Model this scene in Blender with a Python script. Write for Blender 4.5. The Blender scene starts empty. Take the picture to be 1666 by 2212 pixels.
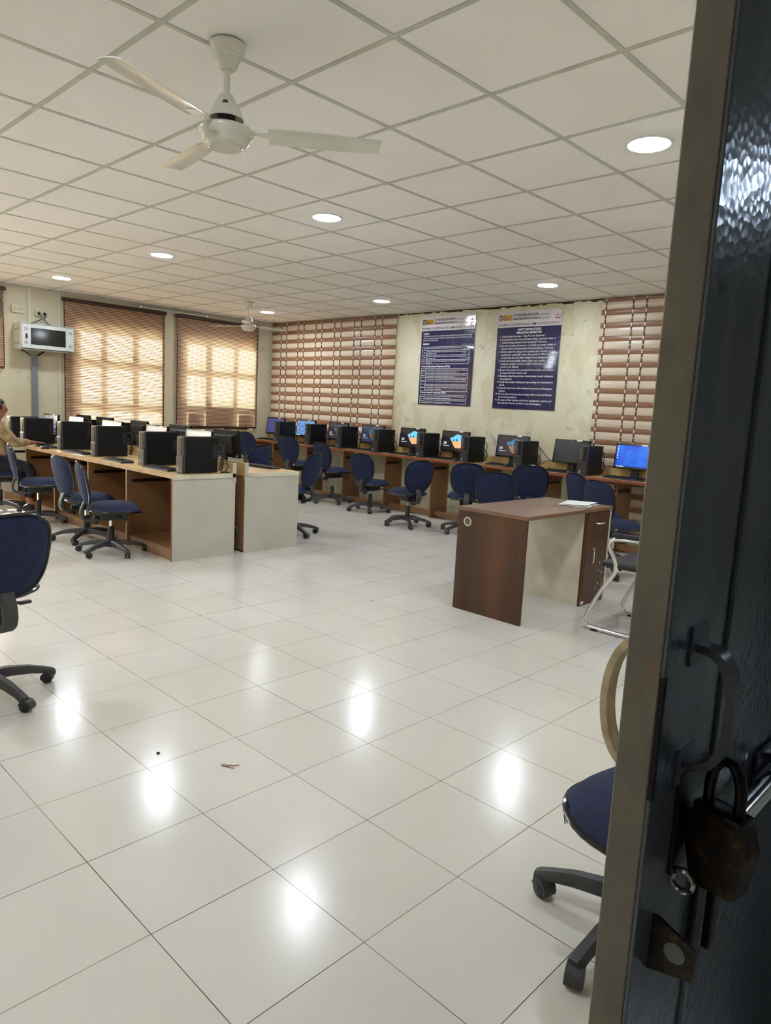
import bpy, bmesh, math, random
from mathutils import Vector, Matrix
random.seed(7)
PI = math.pi
SC = bpy.context.scene
COL = SC.collection
CAMZ, CEIL = 1.385, 2.737
XW, YN, XE, YS = -10.07, 7.485, -0.262, -1.9     # inner faces: window wall, poster wall, entrance wall, near wall

# ------------------------------------------------------------------ materials
def nm(name):
    m = bpy.data.materials.new(name); m.use_nodes = True
    return m, m.node_tree.nodes, m.node_tree.links, m.node_tree.nodes['Principled BSDF']
def srgb(r, g, b):
    f = lambda c: c/12.92 if c <= .04045 else ((c+.055)/1.055)**2.4
    return (f(r/255), f(g/255), f(b/255), 1)
def tcoord(n, l, scale=(1, 1, 1), kind='Object'):
    t = n.new('ShaderNodeTexCoord'); mp = n.new('ShaderNodeMapping')
    mp.inputs['Scale'].default_value = scale
    l.new(t.outputs[kind], mp.inputs['Vector']); return mp.outputs['Vector']
def noise(n, l, vec, scale, detail=3, rough=.55):
    t = n.new('ShaderNodeTexNoise'); t.inputs['Scale'].default_value = scale
    t.inputs['Detail'].default_value = detail; t.inputs['Roughness'].default_value = rough
    if vec is not None: l.new(vec, t.inputs['Vector'])
    return t.outputs['Fac']
def ramp(n, l, fac, stops):
    r = n.new('ShaderNodeValToRGB'); e = r.color_ramp.elements
    while len(e) < len(stops): e.new(.5)
    for q, (p, c) in zip(e, stops): q.position = p; q.color = c
    l.new(fac, r.inputs['Fac']); return r.outputs['Color']
def mixc(n, l, fac, a, b, mode='MIX'):
    x = n.new('ShaderNodeMix'); x.data_type = 'RGBA'; x.blend_type = mode
    for s, v in ((0, fac), (6, a), (7, b)):
        if hasattr(v, 'is_linked'): l.new(v, x.inputs[s])
        else: x.inputs[s].default_value = v
    return x.outputs[2]
def math_(n, l, op, a, b=None, c=None):
    x = n.new('ShaderNodeMath'); x.operation = op
    for i, v in enumerate((a, b, c)):
        if v is None: continue
        if hasattr(v, 'is_linked'): l.new(v, x.inputs[i])
        else: x.inputs[i].default_value = v
    return x.outputs[0]
def bump(n, l, b, h, strength=.2, dist=.01):
    x = n.new('ShaderNodeBump'); x.inputs['Strength'].default_value = strength; x.inputs['Distance'].default_value = dist
    l.new(h, x.inputs['Height']); l.new(x.outputs[0], b.inputs['Normal'])
def plain(name, col, rough=.5, metal=0, var=.06, vs=8, bmp=0, bs=60, coat=0, spec=.5):
    m, n, l, b = nm(name)
    v = tcoord(n, l)
    f = noise(n, l, v, vs, 4)
    lo = tuple(c*(1-var*2) for c in col[:3])+(1,); hi = tuple(min(1, c*(1+var*2)) for c in col[:3])+(1,)
    l.new(ramp(n, l, f, [(.3, lo), (.7, hi)]), b.inputs['Base Color'])
    b.inputs['Roughness'].default_value = rough; b.inputs['Metallic'].default_value = metal
    b.inputs['Coat Weight'].default_value = coat; b.inputs['Specular IOR Level'].default_value = spec
    if bmp: bump(n, l, b, noise(n, l, v, bs, 3), bmp, .003)
    return m
def emit(name, col, strength):
    m, n, l, b = nm(name)
    b.inputs['Base Color'].default_value = col
    b.inputs['Emission Color'].default_value = col; b.inputs['Emission Strength'].default_value = strength
    b.inputs['Roughness'].default_value = .2
    return m
def wood(name, c1, c2, c3, axis=2, scale=1., rough=.35, band=7):
    """laminate with soft streaks along one axis"""
    m, n, l, b = nm(name)
    s = [band, band, band]; s[axis] = .35
    v = tcoord(n, l, tuple(q*scale for q in s))
    f = noise(n, l, v, 1.3, 3, .5)
    s2 = [90, 90, 90]; s2[axis] = 1.2
    f2 = noise(n, l, tcoord(n, l, tuple(q*scale for q in s2)), 1, 2)
    a = ramp(n, l, f, [(.3, c1), (.5, c2), (.68, c3)])
    l.new(mixc(n, l, .18, a, ramp(n, l, f2, [(.35, c1), (.65, c3)])), b.inputs['Base Color'])
    b.inputs['Roughness'].default_value = rough
    return m

TILE = .3937; FBX, FBY = -2.335, 1.2054
def floor_mat():
    m, n, l, b = nm('floor_tiles')
    t = n.new('ShaderNodeTexCoord'); sp = n.new('ShaderNodeSeparateXYZ'); l.new(t.outputs['Object'], sp.inputs[0])
    ds = []; ids = []
    for ax, off in ((0, FBX), (1, FBY)):
        u = math_(n, l, 'DIVIDE', math_(n, l, 'SUBTRACT', sp.outputs[ax], off), TILE)
        fr = math_(n, l, 'FRACT', u); ids.append(math_(n, l, 'FLOOR', u))
        ds.append(math_(n, l, 'MINIMUM', fr, math_(n, l, 'SUBTRACT', 1.0, fr)))
    d = math_(n, l, 'MULTIPLY', math_(n, l, 'MINIMUM', ds[0], ds[1]), TILE)
    line = math_(n, l, 'LESS_THAN', d, .0013)
    cb = n.new('ShaderNodeCombineXYZ'); l.new(ids[0], cb.inputs[0]); l.new(ids[1], cb.inputs[1])
    wn = n.new('ShaderNodeTexWhiteNoise'); wn.noise_dimensions = '2D'; l.new(cb.outputs[0], wn.inputs['Vector'])
    v = t.outputs['Object']
    base = ramp(n, l, noise(n, l, v, 1.2, 4), [(.3, srgb(203, 199, 190)), (.7, srgb(214, 210, 202))])
    base = mixc(n, l, .10, base, ramp(n, l, wn.outputs['Value'], [(0, srgb(200, 195, 182)), (1, srgb(236, 233, 226))]))
    dirt = ramp(n, l, noise(n, l, v, 30, 2), [(.74, (0, 0, 0, 1)), (.78, (1, 1, 1, 1))])
    base = mixc(n, l, math_(n, l, 'MULTIPLY', dirt, .12), base, srgb(130, 120, 100))
    # grout strength wanders from clean to dark
    g = ramp(n, l, noise(n, l, v, 1.7, 2), [(.35, srgb(150, 142, 124)), (.6, srgb(74, 66, 52))])
    l.new(mixc(n, l, line, base, g), b.inputs['Base Color'])
    l.new(math_(n, l, 'ADD', math_(n, l, 'MULTIPLY', noise(n, l, v, 3, 3), .10), .13), b.inputs['Roughness'])
    h = math_(n, l, 'ADD', math_(n, l, 'MULTIPLY', noise(n, l, v, 110, 2), .35), math_(n, l, 'MULTIPLY', line, -.8))
    bump(n, l, b, h, .16, .0024)
    b.inputs['Specular IOR Level'].default_value = .42
    return m
def ceil_mat():
    m, n, l, b = nm('ceiling_board')
    v = tcoord(n, l)
    c = ramp(n, l, noise(n, l, v, .9, 5), [(.3, srgb(236, 232, 227)), (.7, srgb(245, 242, 238))])
    sp = ramp(n, l, noise(n, l, v, 9, 6, .7), [(.77, (0, 0, 0, 1)), (.83, (1, 1, 1, 1))])
    l.new(mixc(n, l, math_(n, l, 'MULTIPLY', sp, .22), c, srgb(150, 138, 116)), b.inputs['Base Color'])
    b.inputs['Roughness'].default_value = .85
    bump(n, l, b, noise(n, l, v, 140, 2), .35, .003)
    return m
def wall_mat(name, cols, stain=0., stain_col=(0, 0, 0, 1), rough=.6):
    m, n, l, b = nm(name)
    v = tcoord(n, l)
    c = ramp(n, l, noise(n, l, v, 1.1, 6, .6), [(.32, cols[0]), (.5, cols[1]), (.68, cols[2])])
    if stain:
        pat = ramp(n, l, noise(n, l, tcoord(n, l, (1, 1, .7)), 3.3, 5, .62), [(.52, (0, 0, 0, 1)), (.57, (1, 1, 1, 1))])
        c = mixc(n, l, math_(n, l, 'MULTIPLY', pat, stain), c, stain_col)
        scr = n.new('ShaderNodeTexNoise'); scr.inputs['Scale'].default_value = 2.1; scr.inputs['Detail'].default_value = 8
        scr.inputs['Distortion'].default_value = 2.2; l.new(v, scr.inputs['Vector'])
        w = ramp(n, l, scr.outputs['Fac'], [(.655, (0, 0, 0, 1)), (.68, (1, 1, 1, 1)), (.70, (0, 0, 0, 1))])
        c = mixc(n, l, math_(n, l, 'MULTIPLY', w, .5), c, srgb(120, 116, 104))
    l.new(c, b.inputs['Base Color']); b.inputs['Roughness'].default_value = rough
    bump(n, l, b, noise(n, l, v, 14, 4), .15, .006)
    return m
def blind_mat(name, period, dark, light, duty, trans):
    m, n, l, b = nm(name)
    t = n.new('ShaderNodeTexCoord'); sp = n.new('ShaderNodeSeparateXYZ'); l.new(t.outputs['Object'], sp.inputs[0])
    wob = math_(n, l, 'MULTIPLY', noise(n, l, tcoord(n, l, (1, .8, 6)), 1.4, 2), period*.12)
    fr = math_(n, l, 'FRACT', math_(n, l, 'DIVIDE', math_(n, l, 'ADD', sp.outputs[2], wob), period))
    k = math_(n, l, 'LESS_THAN', fr, duty)
    c = mixc(n, l, k, light, dark)
    b.inputs['Roughness'].default_value = .6
    l.new(c, b.inputs['Base Color'])
    tr = n.new('ShaderNodeBsdfTranslucent')
    l.new(mixc(n, l, k, trans, tuple(q*w for q, w in zip(trans[:3], (.22, .14, .10)))+(1,)), tr.inputs['Color'])
    ad = n.new('ShaderNodeMixShader'); ad.inputs[0].default_value = .5
    l.new(b.outputs[0], ad.inputs[1]); l.new(tr.outputs[0], ad.inputs[2])
    l.new(ad.outputs[0], n['Material Output'].inputs['Surface'])
    return m
def slat_mat(name, c1, c2, trans, k=.32, rough=.28):
    m, n, l, b = nm(name)
    f = noise(n, l, tcoord(n, l, (2.5, 1, 40)), 2.2, 4, .6)
    l.new(ramp(n, l, f, [(.3, c1), (.7, c2)]), b.inputs['Base Color'])
    b.inputs['Roughness'].default_value = rough
    tr = n.new('ShaderNodeBsdfTranslucent'); tr.inputs['Color'].default_value = trans
    mx = n.new('ShaderNodeMixShader'); mx.inputs[0].default_value = k
    l.new(b.outputs[0], mx.inputs[1]); l.new(tr.outputs[0], mx.inputs[2])
    l.new(mx.outputs[0], n['Material Output'].inputs['Surface'])
    return m
def glass_mat():
    m, n, l, b = nm('window_glass')
    tr = n.new('ShaderNodeBsdfTransparent'); gl = n.new('ShaderNodeBsdfGlossy'); gl.inputs['Roughness'].default_value = .02
    tr.inputs['Color'].default_value = (.93, .95, .94, 1)
    fr = n.new('ShaderNodeFresnel'); mx = n.new('ShaderNodeMixShader')
    l.new(fr.outputs[0], mx.inputs[0]); l.new(tr.outputs[0], mx.inputs[1]); l.new(gl.outputs[0], mx.inputs[2])
    l.new(mx.outputs[0], n['Material Output'].inputs['Surface'])
    return m

M = {}
M['floor'] = floor_mat(); M['ceil'] = ceil_mat(); M['glass'] = glass_mat()
M['grid'] = plain('grid_metal', srgb(192, 190, 180), .5, 0, .05)
M['wall_w'] = wall_mat('window_wall_paint', (srgb(188, 181, 154), srgb(198, 191, 166), srgb(205, 199, 176)), .25, srgb(188, 172, 140))
M['wall_n'] = wall_mat('peeling_cream_paint', (srgb(208, 201, 172), srgb(220, 214, 188), srgb(226, 221, 200)), .55, srgb(204, 190, 156))
M['wall_e'] = wall_mat('cream_wall_paint', (srgb(216, 211, 192), srgb(222, 217, 200), srgb(226, 222, 208)), .2, srgb(205, 192, 155))
M['crack'] = plain('dark_crumbled_gap', srgb(70, 48, 30), .9, 0, .3)
M['white_lam'] = plain('white_laminate', srgb(196, 192, 178), .4, 0, .03, 3)
M['dirty_lam'] = plain('worn_cream_laminate', srgb(212, 204, 182), .45, 0, .08, 4)
M['desk_top'] = wood('yellowish_maple_laminate', srgb(196, 164, 108), srgb(206, 176, 120), srgb(214, 186, 132), 0, .6, .28)
M['desk_side'] = wood('tan_brown_board', srgb(140, 103, 68), srgb(148, 110, 74), srgb(156, 117, 81), 2, .6, .5)
M['lipping'] = plain('red_brown_edge_band', srgb(150, 80, 54), .45, 0, .1)
M['lip_pale'] = plain('pale_edge_band', srgb(206, 170, 132), .35, 0, .1)
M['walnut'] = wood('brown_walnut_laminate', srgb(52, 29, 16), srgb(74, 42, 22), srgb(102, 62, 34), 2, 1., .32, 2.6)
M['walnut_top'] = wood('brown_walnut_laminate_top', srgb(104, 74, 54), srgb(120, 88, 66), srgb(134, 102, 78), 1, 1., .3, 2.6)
M['fabric'] = plain('navy_upholstery', srgb(24, 34, 68), .88, 0, .12, 30, .5, 500)
M['plastic'] = plain('black_plastic', srgb(34, 35, 37), .42, 0, .12, 20)
M['dusty'] = plain('dusty_black_plastic', srgb(62, 62, 63), .55, 0, .14, 14)
M['gloss_black'] = plain('glossy_black_piping', srgb(26, 26, 28), .16, 0, .05)
M['chrome'] = plain('chrome', (.78, .78, .78, 1), .12, 1, .03)
M['steel'] = plain('brushed_steel', (.55, .54, .52, 1), .32, 1, .05)
M['pc_black'] = plain('black_case_paint', srgb(14, 15, 17), .45, 0, .08, 20, spec=.3)
M['pc_grey'] = plain('dark_grey_bezel', srgb(50, 49, 52), .4, 0, .06, 20)
M['pc_slot'] = plain('grey_drive_slot', srgb(112, 108, 108), .35, 0, .05)
M['pc_red'] = plain('red_accent', srgb(190, 40, 40), .4, 0, .02)
M['port_metal'] = plain('port_plate', (.42, .42, .42, 1), .35, 1, .05)
M['blue_plug'] = plain('blue_connector', srgb(40, 70, 170), .4, 0, .03)
M['white_paper'] = plain('white_paper', srgb(236, 236, 234), .55, 0, .02, 12)
M['grey_paper'] = plain('grey_printed_paper', srgb(176, 180, 188), .55, 0, .1, 50)
M['scr_off'] = plain('screen_off_glass', srgb(44, 46, 50), .22, 0, .02)
M['fan_white'] = plain('fan_enamel', srgb(214, 212, 200), .22, 0, .03, 5)
M['fan_dark'] = plain('fan_winding_dark', srgb(60, 54, 46), .6, 0, .2, 20)
M['led'] = emit('led_diffuser', (.84, .92, 1, 1), 88)
M['led_c'] = emit('corridor_led_diffuser', (.62, .78, 1, 1), 85)
M['led_rim'] = plain('downlight_rim', srgb(226, 228, 230), .4, 0, .02)
M['blind'] = blind_mat('brown_reed_blind', .0215, srgb(104, 62, 46), srgb(214, 176, 146), .40, (.92, .86, .72, 1))
M['blind_bar'] = plain('dark_brown_blind_bar', srgb(58, 36, 28), .4, 0, .08)
M['slat_brown'] = slat_mat('brown_glossy_slat', srgb(146, 108, 80), srgb(172, 132, 102), (.75, .45, .3, 1))
M['slat_cream'] = slat_mat('cream_glossy_slat', srgb(230, 212, 190), srgb(242, 228, 208), (1, .90, .78, 1))
M['st_light'] = plain('cream_stitch', srgb(232, 222, 204), .6, 0, .05)
M['st_dark'] = plain('dark_brown_stitch', srgb(84, 54, 38), .6, 0, .05)
M['frame_win'] = plain('brown_window_frame', srgb(96, 78, 66), .5, 0, .08)
M['outside_board'] = plain('dark_board', srgb(60, 44, 32), .7, 0, .1)
M['rack'] = plain('pale_grey_enamel', srgb(196, 198, 196), .35, 0, .03)
M['rack_dark'] = plain('smoked_glass', srgb(34, 34, 32), .08, 0, .05, 5)
M['rack_gear'] = plain('network_gear', srgb(88, 88, 84), .5, 0, .2, 12)
M['tray_grey'] = plain('galvanised_tray', srgb(122, 126, 132), .4, .3, .05)
M['pvc'] = plain('white_pvc', srgb(206, 200, 176), .5, 0, .04)
M['socket'] = plain('cream_socket', srgb(214, 204, 160), .45, 0, .03)
M['dark_hole'] = plain('dark_hole', srgb(20, 18, 16), .8, 0, .05)
M['door_face'] = None
M['logo_gold'] = plain('gold_print', srgb(214, 158, 48), .3, 0, .05, 20, coat=.6)
M['ink_navy'] = plain('navy_ink', srgb(24, 24, 66), .3, 0, .05, 6, coat=.6)
M['ink_black'] = plain('black_ink', srgb(38, 34, 44), .4, 0, .02)
M['ink_white'] = plain('white_ink', srgb(238, 238, 242), .35, 0, .01)
M['ink_red'] = plain('red_ink', srgb(190, 50, 44), .4, 0, .03)
M['skin'] = plain('skin', srgb(150, 100, 72), .5, 0, .05, 12)
M['hair'] = plain('black_hair', srgb(24, 18, 16), .4, 0, .1, 60)
M['knit'] = plain('beige_knit', srgb(150, 128, 92), .9, 0, .22, 16, .6, 90)
M['trousers'] = plain('black_trousers', srgb(28, 30, 42), .85, 0, .1)

def door_mats():
    m, n, l, b = nm('blue_grey_gloss_paint')
    v = tcoord(n, l)
    c = ramp(n, l, noise(n, l, tcoord(n, l, (1, 1, .15)), 9, 5), [(.3, srgb(84, 91, 104)), (.7, srgb(104, 112, 126))])
    sm = ramp(n, l, noise(n, l, v, 7, 5, .65), [(.66, (0, 0, 0, 1)), (.74, (1, 1, 1, 1))])
    l.new(mixc(n, l, math_(n, l, 'MULTIPLY', sm, .55), c, srgb(52, 48, 46)), b.inputs['Base Color'])
    b.inputs['Roughness'].default_value = .2
    vo = n.new('ShaderNodeTexVoronoi'); vo.inputs['Scale'].default_value = 95; l.new(v, vo.inputs['Vector'])
    bump(n, l, b, math_(n, l, 'ADD', vo.outputs['Distance'], noise(n, l, v, 30, 3)), .15, .003)
    M['door_face'] = m
    m, n, l, b = nm('worn_beige_door_edge')
    v = tcoord(n, l)
    c = ramp(n, l, noise(n, l, tcoord(n, l, (1, 1, .5)), 12, 6, .65), [(.3, srgb(112, 105, 94)), (.55, srgb(132, 125, 113)), (.75, srgb(146, 139, 127))])
    rs = ramp(n, l, noise(n, l, tcoord(n, l, (1, 1, .6)), 17, 3), [(.64, (0, 0, 0, 1)), (.70, (1, 1, 1, 1))])
    c = mixc(n, l, math_(n, l, 'MULTIPLY', rs, .5), c, srgb(150, 104, 66))
    dk = ramp(n, l, noise(n, l, v, 26, 6, .7), [(.70, (0, 0, 0, 1)), (.76, (1, 1, 1, 1))])
    l.new(mixc(n, l, math_(n, l, 'MULTIPLY', dk, .6), c, srgb(70, 60, 46)), b.inputs['Base Color'])
    b.inputs['Roughness'].default_value = .42
    bump(n, l, b, noise(n, l, v, 40, 4), .3, .003)
    M['door_edge'] = m
    m, n, l, b = nm('rusty_padlock_steel')
    v = tcoord(n, l)
    l.new(ramp(n, l, noise(n, l, v, 45, 6, .7), [(.35, srgb(20, 17, 17)), (.55, srgb(54, 41, 31)), (.72, srgb(104, 84, 58))]), b.inputs['Base Color'])
    b.inputs['Roughness'].default_value = .45; b.inputs['Metallic'].default_value = .4
    bump(n, l, b, noise(n, l, v, 120, 4), .4, .001)
    M['rust'] = m
door_mats()
M['dark_metal'] = plain('dark_oiled_metal', srgb(36, 35, 38), .3, .6, .15, 40)
M['beige_paint'] = plain('chipped_beige_paint', srgb(196, 184, 150), .45, 0, .16, 40)
M['blue_metal'] = plain('blue_grey_painted_metal', srgb(70, 76, 92), .3, 0, .12, 40, .2, 80)

# ------------------------------------------------------------------ geometry helpers
class B:
    def __init__(self): self.bm = bmesh.new()
    def _v(self, pts): return [self.bm.verts.new(p) for p in pts]
    def box(self, x0, x1, y0, y1, z0, z1, bev=0, seg=2, mat=None):
        r = bmesh.ops.create_cube(self.bm, size=1)
        S = Matrix.Translation(((x0+x1)/2, (y0+y1)/2, (z0+z1)/2)) @ Matrix.Diagonal((abs(x1-x0), abs(y1-y0), abs(z1-z0), 1))
        if mat is not None: S = mat @ S
        bmesh.ops.transform(self.bm, matrix=S, verts=r['verts'])
        if bev:
            es = {e for v in r['verts'] for e in v.link_edges}
            bmesh.ops.bevel(self.bm, geom=list(es), offset=bev, segments=seg, affect='EDGES', profile=.5)
        return self
    def loops(self, rings, cap=True, closed=True):
        R = [self._v(r) for r in rings]
        n = len(R[0])
        for a, b in zip(R, R[1:]):
            for i in range(n if closed else n-1):
                j = (i+1) % n
                try: self.bm.faces.new((a[i], a[j], b[j], b[i]))
                except ValueError: pass
        if cap:
            for q, rev in ((R[0], True), (R[-1], False)):
                try: self.bm.faces.new(list(reversed(q)) if rev else q)
                except ValueError: pass
        return self
    def tube(self, pts, r, seg=10, closed=False):
        pts = [Vector(p) for p in pts]; n = len(pts)
        rr = r if isinstance(r, (list, tuple)) else [r]*n
        rings = []; up = None
        for i, p in enumerate(pts):
            if closed: d = pts[(i+1) % n]-pts[i-1]
            else: d = pts[min(i+1, n-1)]-pts[max(i-1, 0)]
            d.normalize()
            if up is None:
                up = Vector((0, 0, 1)) if abs(d.z) < .9 else Vector((1, 0, 0))
            a = d.cross(up)
            if a.length < 1e-5: a = d.cross(Vector((0, 1, .1)))
            a.normalize(); b = a.cross(d); up = b
            rings.append([p+rr[i]*(math.cos(t)*a+math.sin(t)*b) for t in [2*PI*k/seg for k in range(seg)]])
        if closed: rings.append(rings[0]); R = [self._v(q) for q in rings[:-1]]; R.append(R[0])
        else: R = [self._v(q) for q in rings]
        for a, b in zip(R, R[1:]):
            for i in range(seg):
                j = (i+1) % seg
                self.bm.faces.new((a[i], a[j], b[j], b[i]))
        if not closed:
            self.bm.faces.new(list(reversed(R[0]))); self.bm.faces.new(R[-1])
        return self
    def ring(self, prof, seg=32, c=(0, 0, 0), mat=None):
        return self.lathe(list(prof)+[prof[0]], seg, c, mat, False)
    def lathe(self, prof, seg=32, c=(0, 0, 0), mat=None, cap=True):
        rings = [[Vector((c[0]+max(r, 1e-4)*math.cos(t), c[1]+max(r, 1e-4)*math.sin(t), c[2]+z)) for t in [2*PI*k/seg for k in range(seg)]] for r, z in prof]
        if mat is not None: rings = [[mat @ p for p in q] for q in rings]
        return self.loops(rings, cap)
    def cyl(self, p0, p1, r, seg=16): return self.tube([p0, p1], r, seg)
    def prism(self, pts2, a, b, plane='xz'):
        f = {'xz': lambda u, v, w: (u, w, v), 'yz': lambda u, v, w: (w, u, v), 'xy': lambda u, v, w: (u, v, w)}[plane]
        return self.loops([[f(u, v, a) for u, v in pts2], [f(u, v, b) for u, v in pts2]])
    def sweep(self, pts, hw, ht):
        """rectangular bar of half width hw across X along a path in the YZ plane"""
        pts = [Vector(p) for p in pts]; rings = []
        for i, p in enumerate(pts):
            d = (pts[min(i+1, len(pts)-1)]-pts[max(i-1, 0)]).normalized(); nn = Vector((0, -d.z, d.y))
            X = Vector((1, 0, 0))
            rings.append([p+X*hw+nn*ht*.5, p+X*hw*.8+nn*ht, p-X*hw*.8+nn*ht, p-X*hw+nn*ht*.5, p-X*hw-nn*ht*.5, p-X*hw*.8-nn*ht, p+X*hw*.8-nn*ht, p+X*hw-nn*ht*.5])
        return self.loops(rings)
def obj(name, bb, mat, parent=None, smooth=True, **props):
    bm = bb.bm if isinstance(bb, B) else bb
    bmesh.ops.recalc_face_normals(bm, faces=bm.faces)
    me = bpy.data.meshes.new(name); bm.to_mesh(me); bm.free()
    if smooth:
        me.polygons.foreach_set('use_smooth', [True]*len(me.polygons))
        try: me.set_sharp_from_angle(angle=math.radians(38))
        except Exception: pass
    for m in (mat if isinstance(mat, (list, tuple)) else [mat]): me.materials.append(m)
    o = bpy.data.objects.new(name, me); COL.objects.link(o)
    if parent is not None: o.parent = parent
    for k, v in props.items(): o[k] = v
    return o
def tag(o, label, cat, group=None):
    o['label'] = label; o['category'] = cat
    if group: o['group'] = group
    return o
def thing(name, label, cat, loc=(0, 0, 0), rz=0, group=None):
    o = bpy.data.objects.new(name, None); COL.objects.link(o)
    o.location = loc; o.rotation_euler = (0, 0, rz); o.empty_display_size = .1
    return tag(o, label, cat, group)
def dup(o, parent=None):
    c = o.copy(); COL.objects.link(c)
    if parent is not None: c.parent = parent
    for ch in list(o.children): dup(ch, c)
    return c
def place(root, loc, rz, label, group=None):
    root.location = loc; root.rotation_euler = (0, 0, rz); root['label'] = label
    if group: root['group'] = group
    return root
def struct(name, bb, mat, smooth=False):
    o = obj(name, bb, mat, None, smooth); o['kind'] = 'structure'; return o
class Maker:
    """hands out the first-built thing, then copies of it"""
    def __init__(self, root): self.root = root; self.first = True
    def __call__(self):
        if self.first: self.first = False; return self.root
        return dup(self.root)
def wall_with_holes(name, axis, p0, p1, a0, a1, z0, z1, holes, mat):
    """slab between p0 and p1 on one axis, spanning a0..a1 on the other; holes (u0,u1,w0,w1)"""
    us = sorted({a0, a1, *[h[0] for h in holes], *[h[1] for h in holes]}); ws = sorted({z0, z1, *[h[2] for h in holes], *[h[3] for h in holes]})
    bb = B()
    for u0, u1 in zip(us, us[1:]):
        run = None
        for w0, w1 in zip(ws, ws[1:]):
            cu, cw = (u0+u1)/2, (w0+w1)/2
            if any(h[0] < cu < h[1] and h[2] < cw < h[3] for h in holes): continue
            if axis == 'x': bb.box(p0, p1, u0, u1, w0, w1)
            else: bb.box(u0, u1, p0, p1, w0, w1)
    bmesh.ops.remove_doubles(bb.bm, verts=bb.bm.verts, dist=1e-5)
    return struct(name, bb, mat)

# ------------------------------------------------------------------ room shell
WINS_W = [(-.60, 1.25, .92, 2.46), (1.75, 3.12, .92, 2.46), (4.08, 5.385, .92, 2.46), (5.725, 7.09, .92, 2.46)]
WINS_N = [(-9.95, -7.25, .95, 2.62)]
XC = 2.3
struct('floor', B().box(XW-.25, XC+.15, YS-.2, YN+.25, -.1, 0), M['floor'])
struct('ceiling', B().box(XW-.25, XC+.15, YS-.2, YN+.25, CEIL+.004, CEIL+.12), M['ceil'])
wall_with_holes('wall_left', 'x', XW-.25, XW, YS-.2, YN+.25, 0, CEIL+.004, WINS_W, M['wall_w'])
wall_with_holes('wall_back', 'y', YN, YN+.25, XW, XC+.15, 0, CEIL+.004, WINS_N, M['wall_n'])
DOOR_Y0, DOOR_Y1, DOOR_Z = -.66, 1.52, 2.12
XD0, XD1 = -.276, -.238            # door leaf thickness
wall_with_holes('wall_right', 'x', XE, XE+.15, YS, YN, 0, CEIL+.004, [(DOOR_Y0, DOOR_Y1, -.01, DOOR_Z)], M['wall_e'])
struct('wall_front', B().box(XW, XC+.15, YS-.2, YS, 0, CEIL+.004), M['wall_e'])
struct('wall_corridor', B().box(XC, XC+.15, YS, YN, 0, CEIL+.004), M['wall_e'])
# ceiling grid of slim metal tees, on the 0.6 m module
g = B(); GX, GY = -2.588, 1.382
i = -13
while GX+.6*i < XE:
    x = GX+.6*i
    if x > XW+.02: g.box(x-.012, x+.012, YS, YN, CEIL+.001, CEIL+.006)
    i += 1
j = -6
while GY+.6*j < YN:
    y = GY+.6*j
    if y > YS+.02: g.box(XW, XE, y-.012, y+.012, CEIL+.0012, CEIL+.006)
    j += 1
struct('trim_1', g, M['grid'])
# crumbled dark gap where the poster wall meets the ceiling
c = B(); pts = []; x = -7.12
rr = random.Random(3)
while x < -3.98:
    w = rr.uniform(.03, .09); h = rr.uniform(.006, .026)
    c.box(x, min(x+w, -3.97), YN-.004, YN+.01, CEIL-h, CEIL+.003); x += w
struct('trim_2', c, M['crack'])
# wall angle along the window wall
struct('trim_3', B().box(XW, XW+.02, YS, YN, CEIL-.02, CEIL+.002), M['grid'])

def window(n, axis, p, u0, u1, w0, w1, vbars, hbars, th=.05, extra=None, t=.032):
    f = B()
    def bx(a, b, c_, d):
        if axis == 'x': f.box(p-th/2, p+th/2, a, b, c_, d)
        else: f.box(a, b, p-th/2, p+th/2, c_, d)
    bx(u0, u0+.045, w0, w1); bx(u1-.03, u1, w0, w1); bx(u0, u1, w0, w0+.05); bx(u0, u1, w1-.05, w1)
    for a, b in vbars: bx(a, b, w0, w1)
    for a, b in hbars: bx(u0, u1, a, b)
    if extra:
        for e in extra: bx(*e)
    o = struct('window_%d' % n, f, M['frame_win'])
    gl = B()
    if axis == 'x': gl.box(p-.003, p+.003, u0+.02, u1-.02, w0+.02, w1-.02)
    else: gl.box(u0+.02, u1-.02, p-.003, p+.003, w0+.02, w1-.02)
    obj('pane', gl, M['glass'], o, False)
    return o
PW = XW-.17
window(1, 'x', PW, *WINS_W[1], [(2.19, 2.25), (2.66, 2.72)], [(1.93, 2.01), (1.33, 1.40)])
window(2, 'x', PW, *WINS_W[2], [(4.42, 4.50), (4.89, 4.975)], [(1.93, 2.01), (1.33, 1.40)])
window(5, 'x', PW, *WINS_W[0], [(-.02, .04), (.62, .68)], [(1.93, 2.01), (1.33, 1.40)])  # unseen window without a blind, added so daylight bounces warmly onto the ceiling
w3 = window(3, 'x', PW, *WINS_W[3], [(6.115, 6.215), (6.63, 6.70)], [(1.93, 1.99), (1.36, 1.43)])
obj('board', B().box(PW-.02, PW+.02, 6.12, 6.69, .95, 1.40).box(PW-.02, PW+.02, 5.80, 6.085, .95, 1.315).box(PW-.02, PW+.02, 6.74, 7.04, .95, 1.315), M['outside_board'], w3, False)
window(4, 'y', YN+.17, *WINS_N[0], [(-9.25, -9.19), (-8.63, -8.57), (-8.0, -7.94)], [(1.95, 2.01)])

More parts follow.
